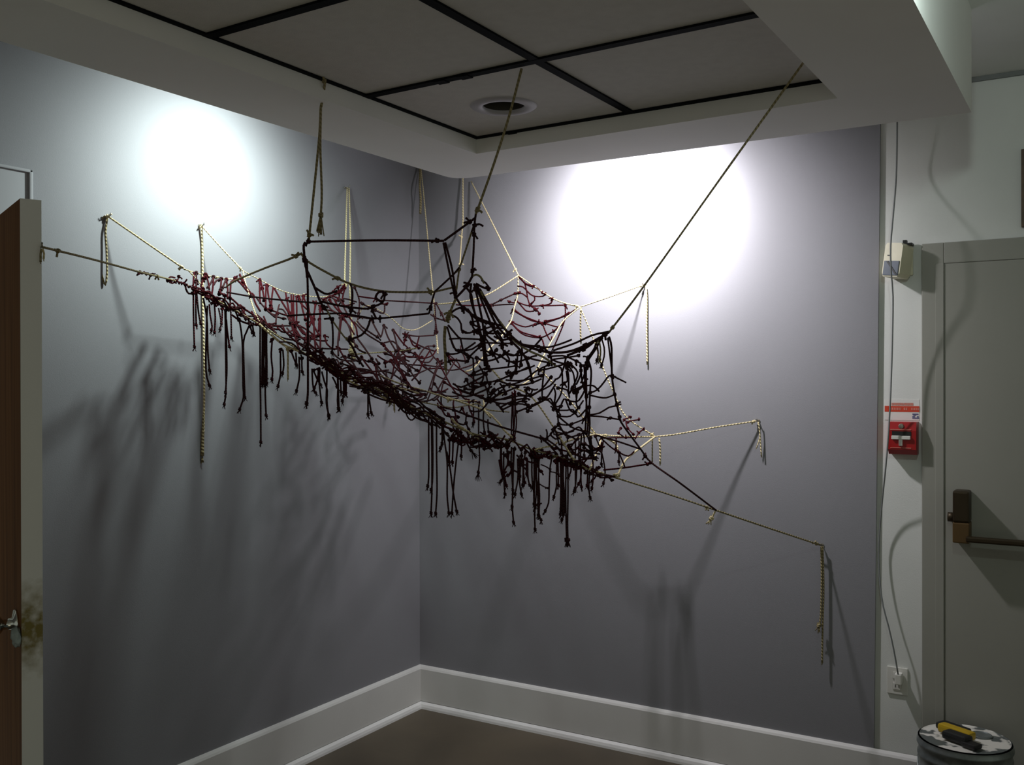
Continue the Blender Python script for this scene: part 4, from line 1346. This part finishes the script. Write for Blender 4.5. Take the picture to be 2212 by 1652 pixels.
# ---- hanging cords ---------------------------------------------------------
TAILS = [
    ([(417.6, 633), (418, 680), (419, 720), (420, 751)], 'B', 'red'), ([(423, 633), (423, 670), (424, 704)], 'B', 'red'), ([(425, 635), (429, 676), (434, 701)], 'B', 'brown'),
    ([(439, 643), (447, 690), (449, 760), (453, 802)], 'F', 'brown'), ([(448, 660), (446, 710), (445, 800), (453, 834)], 'F', 'brown'),
    ([(452, 657), (454, 681), (458, 705), (456, 715)], 'B', 'red'), ([(463, 654), (465, 687), (463, 719)], 'B', 'red'), ([(472, 665), (477, 690), (477, 705), (475, 713)], 'B', 'brown'),
    ([(480, 667), (480, 685), (478, 700)], 'B', 'red'), ([(486, 669), (487, 709), (488, 800), (488, 848), (484, 875)], 'F', 'brown'), ([(488, 670), (489, 740), (490, 800), (487, 850)], 'F', 'brown'),
    ([(489, 690), (491, 715), (496, 751)], 'F', 'red'), ([(497, 645), (499, 687), (500, 731)], 'B', 'brown'), ([(517, 692), (521, 715), (524, 753), (525, 833), (526, 858), (517, 886)], 'F', 'brown'),
    ([(539, 702), (532, 718), (526, 738), (527, 800), (529, 860)], 'F', 'brown'), ([(539, 697), (542, 710), (546, 721)], 'F', 'brown'), ([(545, 700), (547, 712), (548, 721)], 'F', 'brown'),
    ([(562, 705), (562, 800), (563, 880), (563.5, 957)], 'F', 'brown'), ([(573, 820), (573, 850), (574, 880), (575, 899)], 'F', 'brown'),
    ([(588, 733), (586, 770), (589, 802), (587, 821)], 'F', 'red'), ([(606, 755), (606, 785), (606, 808), (600, 836)], 'F', 'brown'), ([(611, 755), (613, 789), (610, 808)], 'F', 'brown'),
    ([(629, 758), (634, 772), (641, 789)], 'F', 'red'), ([(639, 761), (640, 775), (640, 789)], 'F', 'brown'), ([(646, 770), (647, 802), (646, 820), (640, 846)], 'F', 'brown'), ([(652, 774), (652, 790), (653, 805)], 'F', 'brown'),
    ([(674, 796), (675, 820), (677, 838), (682, 849)], 'F', 'brown'), ([(688, 797), (686, 820), (678, 840)], 'F', 'red'), ([(691, 799), (690, 827), (693, 858), (695, 871)], 'F', 'brown'),
    ([(677, 800), (685, 818), (693, 832)], 'F', 'brown'), ([(695, 802), (701, 825), (707, 843), (706, 865), (710, 901)], 'F', 'brown'), ([(706, 796), (706, 820), (705, 870), (711, 898)], 'F', 'brown'),
    ([(718, 814), (724, 825), (729, 838)], 'F', 'brown'), ([(729, 812), (730, 840), (729, 865), (731, 885)], 'F', 'brown'), ([(730, 815), (731, 845), (732, 884)], 'F', 'brown'),
    ([(735, 814), (736, 832), (737, 849)], 'F', 'brown'), ([(742, 811), (742, 852), (739, 868)], 'F', 'brown'), ([(747, 814), (748, 835), (747, 851)], 'F', 'red'), ([(744, 812), (745, 835), (745, 852)], 'F', 'red'),
    ([(795, 831), (795, 860), (795, 897)], 'F', 'brown'), ([(795, 835), (798, 865), (802, 893)], 'F', 'brown'), ([(837, 850), (838, 860), (843, 871)], 'F', 'khaki'),
    ([(926, 900), (926, 960), (926, 1030), (923.5, 1052)], 'F', 'brown'), ([(932, 905), (933, 980), (933, 1058), (931, 1110)], 'F', 'brown'), ([(934, 909), (935, 980), (934, 1040), (931, 1060)], 'F', 'brown'),
    ([(943, 909), (943, 980), (944, 1060), (941, 1111)], 'F', 'brown'), ([(956, 915), (960, 950), (966, 1000), (966, 1070), (970, 1110)], 'F', 'brown'), ([(965, 975), (972, 1010), (979, 1063), (987, 1106)], 'F', 'brown'),
    ([(991, 949), (986, 990), (980, 1050), (976, 1110)], 'F', 'brown'), ([(979, 951), (978, 980), (977, 1000)], 'F', 'red'), ([(971, 950), (971, 975), (970, 1000)], 'F', 'red'), ([(997, 950), (997, 970), (996, 987)], 'F', 'brown'),
    ([(954, 905), (955, 935), (955, 960)], 'F', 'brown'), ([(958, 912), (957, 945), (951, 970)], 'F', 'brown'), ([(1022, 866), (1023, 890), (1022, 917)], 'M', 'brown'),
    ([(1034, 870), (1034, 910), (1034, 950), (1036, 990), (1033, 1022)], 'M', 'brown', 'fray'), ([(1009, 958), (1014, 967), (1019, 975)], 'F', 'brown', 'fray'), ([(953, 852), (953, 870), (958, 880)], 'M', 'brown'),
    ([(1045, 885), (1044, 910), (1047, 935)], 'M', 'brown'), ([(1054, 905), (1054, 920), (1056, 935)], 'M', 'brown'), ([(1009, 890), (1006, 910), (1013, 928)], 'M', 'brown'),
    ([(1082, 955), (1081, 990), (1082, 1015), (1086, 1034), (1081, 1040)], 'F', 'brown'), ([(1088, 975), (1088, 1010), (1089, 1045), (1091, 1069)], 'F', 'brown'), ([(1095, 958), (1096, 985), (1097, 1003), (1089, 1019), (1094, 1050)], 'F', 'red'),
    ([(1083, 958), (1083, 990), (1085, 1025)], 'F', 'red'), ([(1105, 965), (1104, 1000), (1106, 1030), (1108, 1060)], 'F', 'brown'), ([(1111, 970), (1109, 1010), (1107, 1070), (1107, 1100), (1109.5, 1130)], 'F', 'brown'),
    ([(1109, 968), (1108, 1010), (1108, 1060), (1106, 1096)], 'F', 'brown'), ([(1118, 990), (1119, 1025), (1117, 1045), (1112, 1069)], 'F', 'brown'), ([(1123, 990), (1122, 1020), (1122, 1040), (1126.6, 1069)], 'F', 'brown'),
    ([(1126, 985), (1124, 1010), (1123, 1030)], 'F', 'brown'), ([(1129.6, 990), (1130, 1020), (1129, 1050)], 'F', 'brown'), ([(1131, 995), (1131, 1022), (1134, 1044)], 'F', 'red'), ([(1140, 1000), (1140, 1024), (1142, 1040), (1145, 1050)], 'F', 'brown'),
    ([(1138, 998), (1137, 1012), (1138, 1026)], 'F', 'red'), ([(1149, 988), (1149, 1025), (1151, 1054)], 'F', 'brown'),
    ([(1156, 1085), (1155, 1115), (1156, 1145)], 'F', 'brown'), ([(1163, 1090), (1165, 1112), (1169, 1124)], 'F', 'brown'),
    ([(1192, 985), (1190, 1000), (1188, 1013), (1186, 1060), (1185, 1086), (1177, 1105)], 'F', 'brown'), ([(1203, 985), (1202, 1030), (1202, 1051), (1196, 1075)], 'F', 'brown'), ([(1205, 995), (1206, 1025), (1206, 1050)], 'F', 'red'),
    ([(1216, 1090), (1217, 1114), (1213, 1124)], 'F', 'brown'), ([(1223, 985), (1222, 1060), (1223, 1130), (1224, 1168)], 'F', 'brown', 'big'), ([(1226, 985), (1227, 1060), (1226, 1130), (1227, 1168)], 'F', 'brown', 'big'),
    ([(1234, 1000), (1233, 1018), (1228, 1029)], 'F', 'brown'), ([(1243, 1000), (1243, 1030), (1243, 1050), (1240, 1063)], 'F', 'brown'), ([(1246, 1000), (1245, 1030), (1242, 1057)], 'F', 'brown'), ([(1254, 1003), (1255, 1039), (1256, 1053)], 'F', 'red'),
    ([(1256, 1010), (1254, 1035), (1249, 1047)], 'F', 'red'), ([(1269.5, 1012), (1269, 1035), (1268, 1051)], 'F', 'red'), ([(1274, 1012), (1272, 1050), (1273, 1064), (1275, 1076)], 'F', 'brown'), ([(1280, 985), (1281, 1010), (1281, 1039), (1278, 1056)], 'M', 'red'),
    ([(1290, 1020), (1285, 1032), (1278, 1039)], 'F', 'red'), ([(1286, 942), (1299, 975), (1306, 1008), (1307, 1029), (1303, 1045)], 'M', 'brown'), ([(1303.6, 951), (1300, 975), (1299, 1004)], 'M', 'brown'), ([(1337, 978), (1337, 990), (1336.6, 999)], 'F', 'brown'),
    ([(1331, 945), (1331, 960), (1330, 972)], 'M', 'red'),
    ([(1288, 737), (1291, 752), (1292, 766), (1289, 780)], 'K', 'brown'), ([(1294, 735), (1297, 752), (1297, 766), (1295, 778)], 'K', 'khaki'), ([(1299, 730), (1305, 750), (1305, 770), (1299, 790)], 'K', 'brown'),
    ([(1243, 952), (1243, 975), (1242, 1000)], 'M', 'brown'), ([(1251, 952), (1250, 980), (1251, 1000)], 'M', 'brown'), ([(1262, 945), (1262, 965), (1262, 985)], 'M', 'brown'),
    ([(851, 835), (851, 860), (852, 887)], 'F', 'cream', 'plain'), ([(622, 755), (622, 790), (622, 820)], 'F', 'cream', 'plain'),
]
for tl in TAILS:
    tail(tl[0], tl[1], tl[2], 0.0031 if tl[1] != 'K' else 0.0028, tl[3] if len(tl) > 3 else 'knot', RN.random() < .4)
bundle(565, 578, 700, 830, 5, 'F', 'brown', 0.0030, 6)
bundle(1105, 1115, 848, 944, 4, 'M', 'red', 0.0028, 5)
bundle(1152, 1166, 985, 1102, 6, 'F', 'brown', 0.0028, 14)
bundle(1209, 1219, 985, 1108, 5, 'F', 'brown', 0.0030, 10)
for c in (((1168, 1003), (1178, 1007), (1188, 1013)), ((1165, 1045), (1175, 1051), (1184, 1054)), ((1188, 1019), (1197, 1020), (1206, 1024))):
    cord(c, 'F', 'brown', 0.0022, 1)
for c in (((875, 878), (877, 892), (883, 904), (891, 907), (898, 898), (898, 886)), ((858, 870), (860, 877), (865, 879), (869, 874)), ((907, 890), (906, 900), (912, 906), (921, 905)),
          ((1018, 942), (1026, 950), (1020, 958), (1008, 955)), ((1060, 935), (1066, 938), (1070, 948)), ((1054, 945), (1060, 936), (1066, 948))):
    cord(c, 'F', 'brown', 0.0028, 1)
for c in (((300, 591), (296, 594), (310, 588), (326, 594)), ((362, 604), (372, 612), (384, 604), (386, 597)), ((362, 605), (368, 598), (378, 600)), ((380, 606), (396, 612), (404, 603))):
    cord(c, 'F', 'red', 0.0028, 1)

# hanging ends at the door hook, wraps on the door rope, khaki ends in the middle of the net
tail([(90, 537, dk), (88, 548), (88, 566)], 'F', 'khaki', 0.0026, 'plain', False)
tail([(92, 537, dk), (95, 548), (94, 560)], 'F', 'cream', 0.0024, 'plain', False)
tail([(962, 704, 3.0), (960, 730), (962, 765), (963, 800)], 'K', 'khaki', 0.0052, 'plain', False)
tail([(757, 735, 3.95), (758, 750), (760, 762)], 'B', 'khaki', 0.0050, 'big', False)
for x0, x1 in ((298, 330), (362, 392), (392, 420)):
    pts = []
    for k in range(13):
        x = x0 + (x1 - x0) * k / 12
        a = k * 1.9
        pts.append((x, interp([(90, 533), (200, 560), (300, 587), (394, 612), (480, 655)], x) + 3.4 * math.cos(a), dF(x) + 0.008 * math.sin(a)))
    cord(pts, 'F', 'red', 0.0024, 1)

# ---- link the parts: at most 100 of a kind on their own, the finest remainder together
for name, recs in PARTS.items():
    recs.sort(key=lambda r_: -r_['L'])
    for rec in recs[:100]:
        o = link(name, rec['bm'], rec['mat'], NET)
        if name in ('anchor_rope', 'ceiling_rope'):
            o['label'] = 'pale cream rope tied to a wall hook' if name == 'anchor_rope' else 'khaki rope hung from the ceiling'
        for kn, kb, km in rec['knots']:
            link(kn, kb, km, o)
    rest = recs[100:]
    if rest:
        order = [M['brown'], M['red'], M['khaki'], M['cream']]
        big = bmesh.new()
        uvl = big.loops.layers.uv.verify()
        for rec in rest:
            idx = order.index(rec['mat'])
            for b in [rec['bm']] + [k[1] for k in rec['knots']]:
                for f in b.faces:
                    f.material_index = idx
                me = bpy.data.meshes.new('tmp')
                b.to_mesh(me)
                b.free()
                big.from_mesh(me)
                bpy.data.meshes.remove(me)
        o = link(name, big, order, NET)
        o['kind'] = 'stuff'
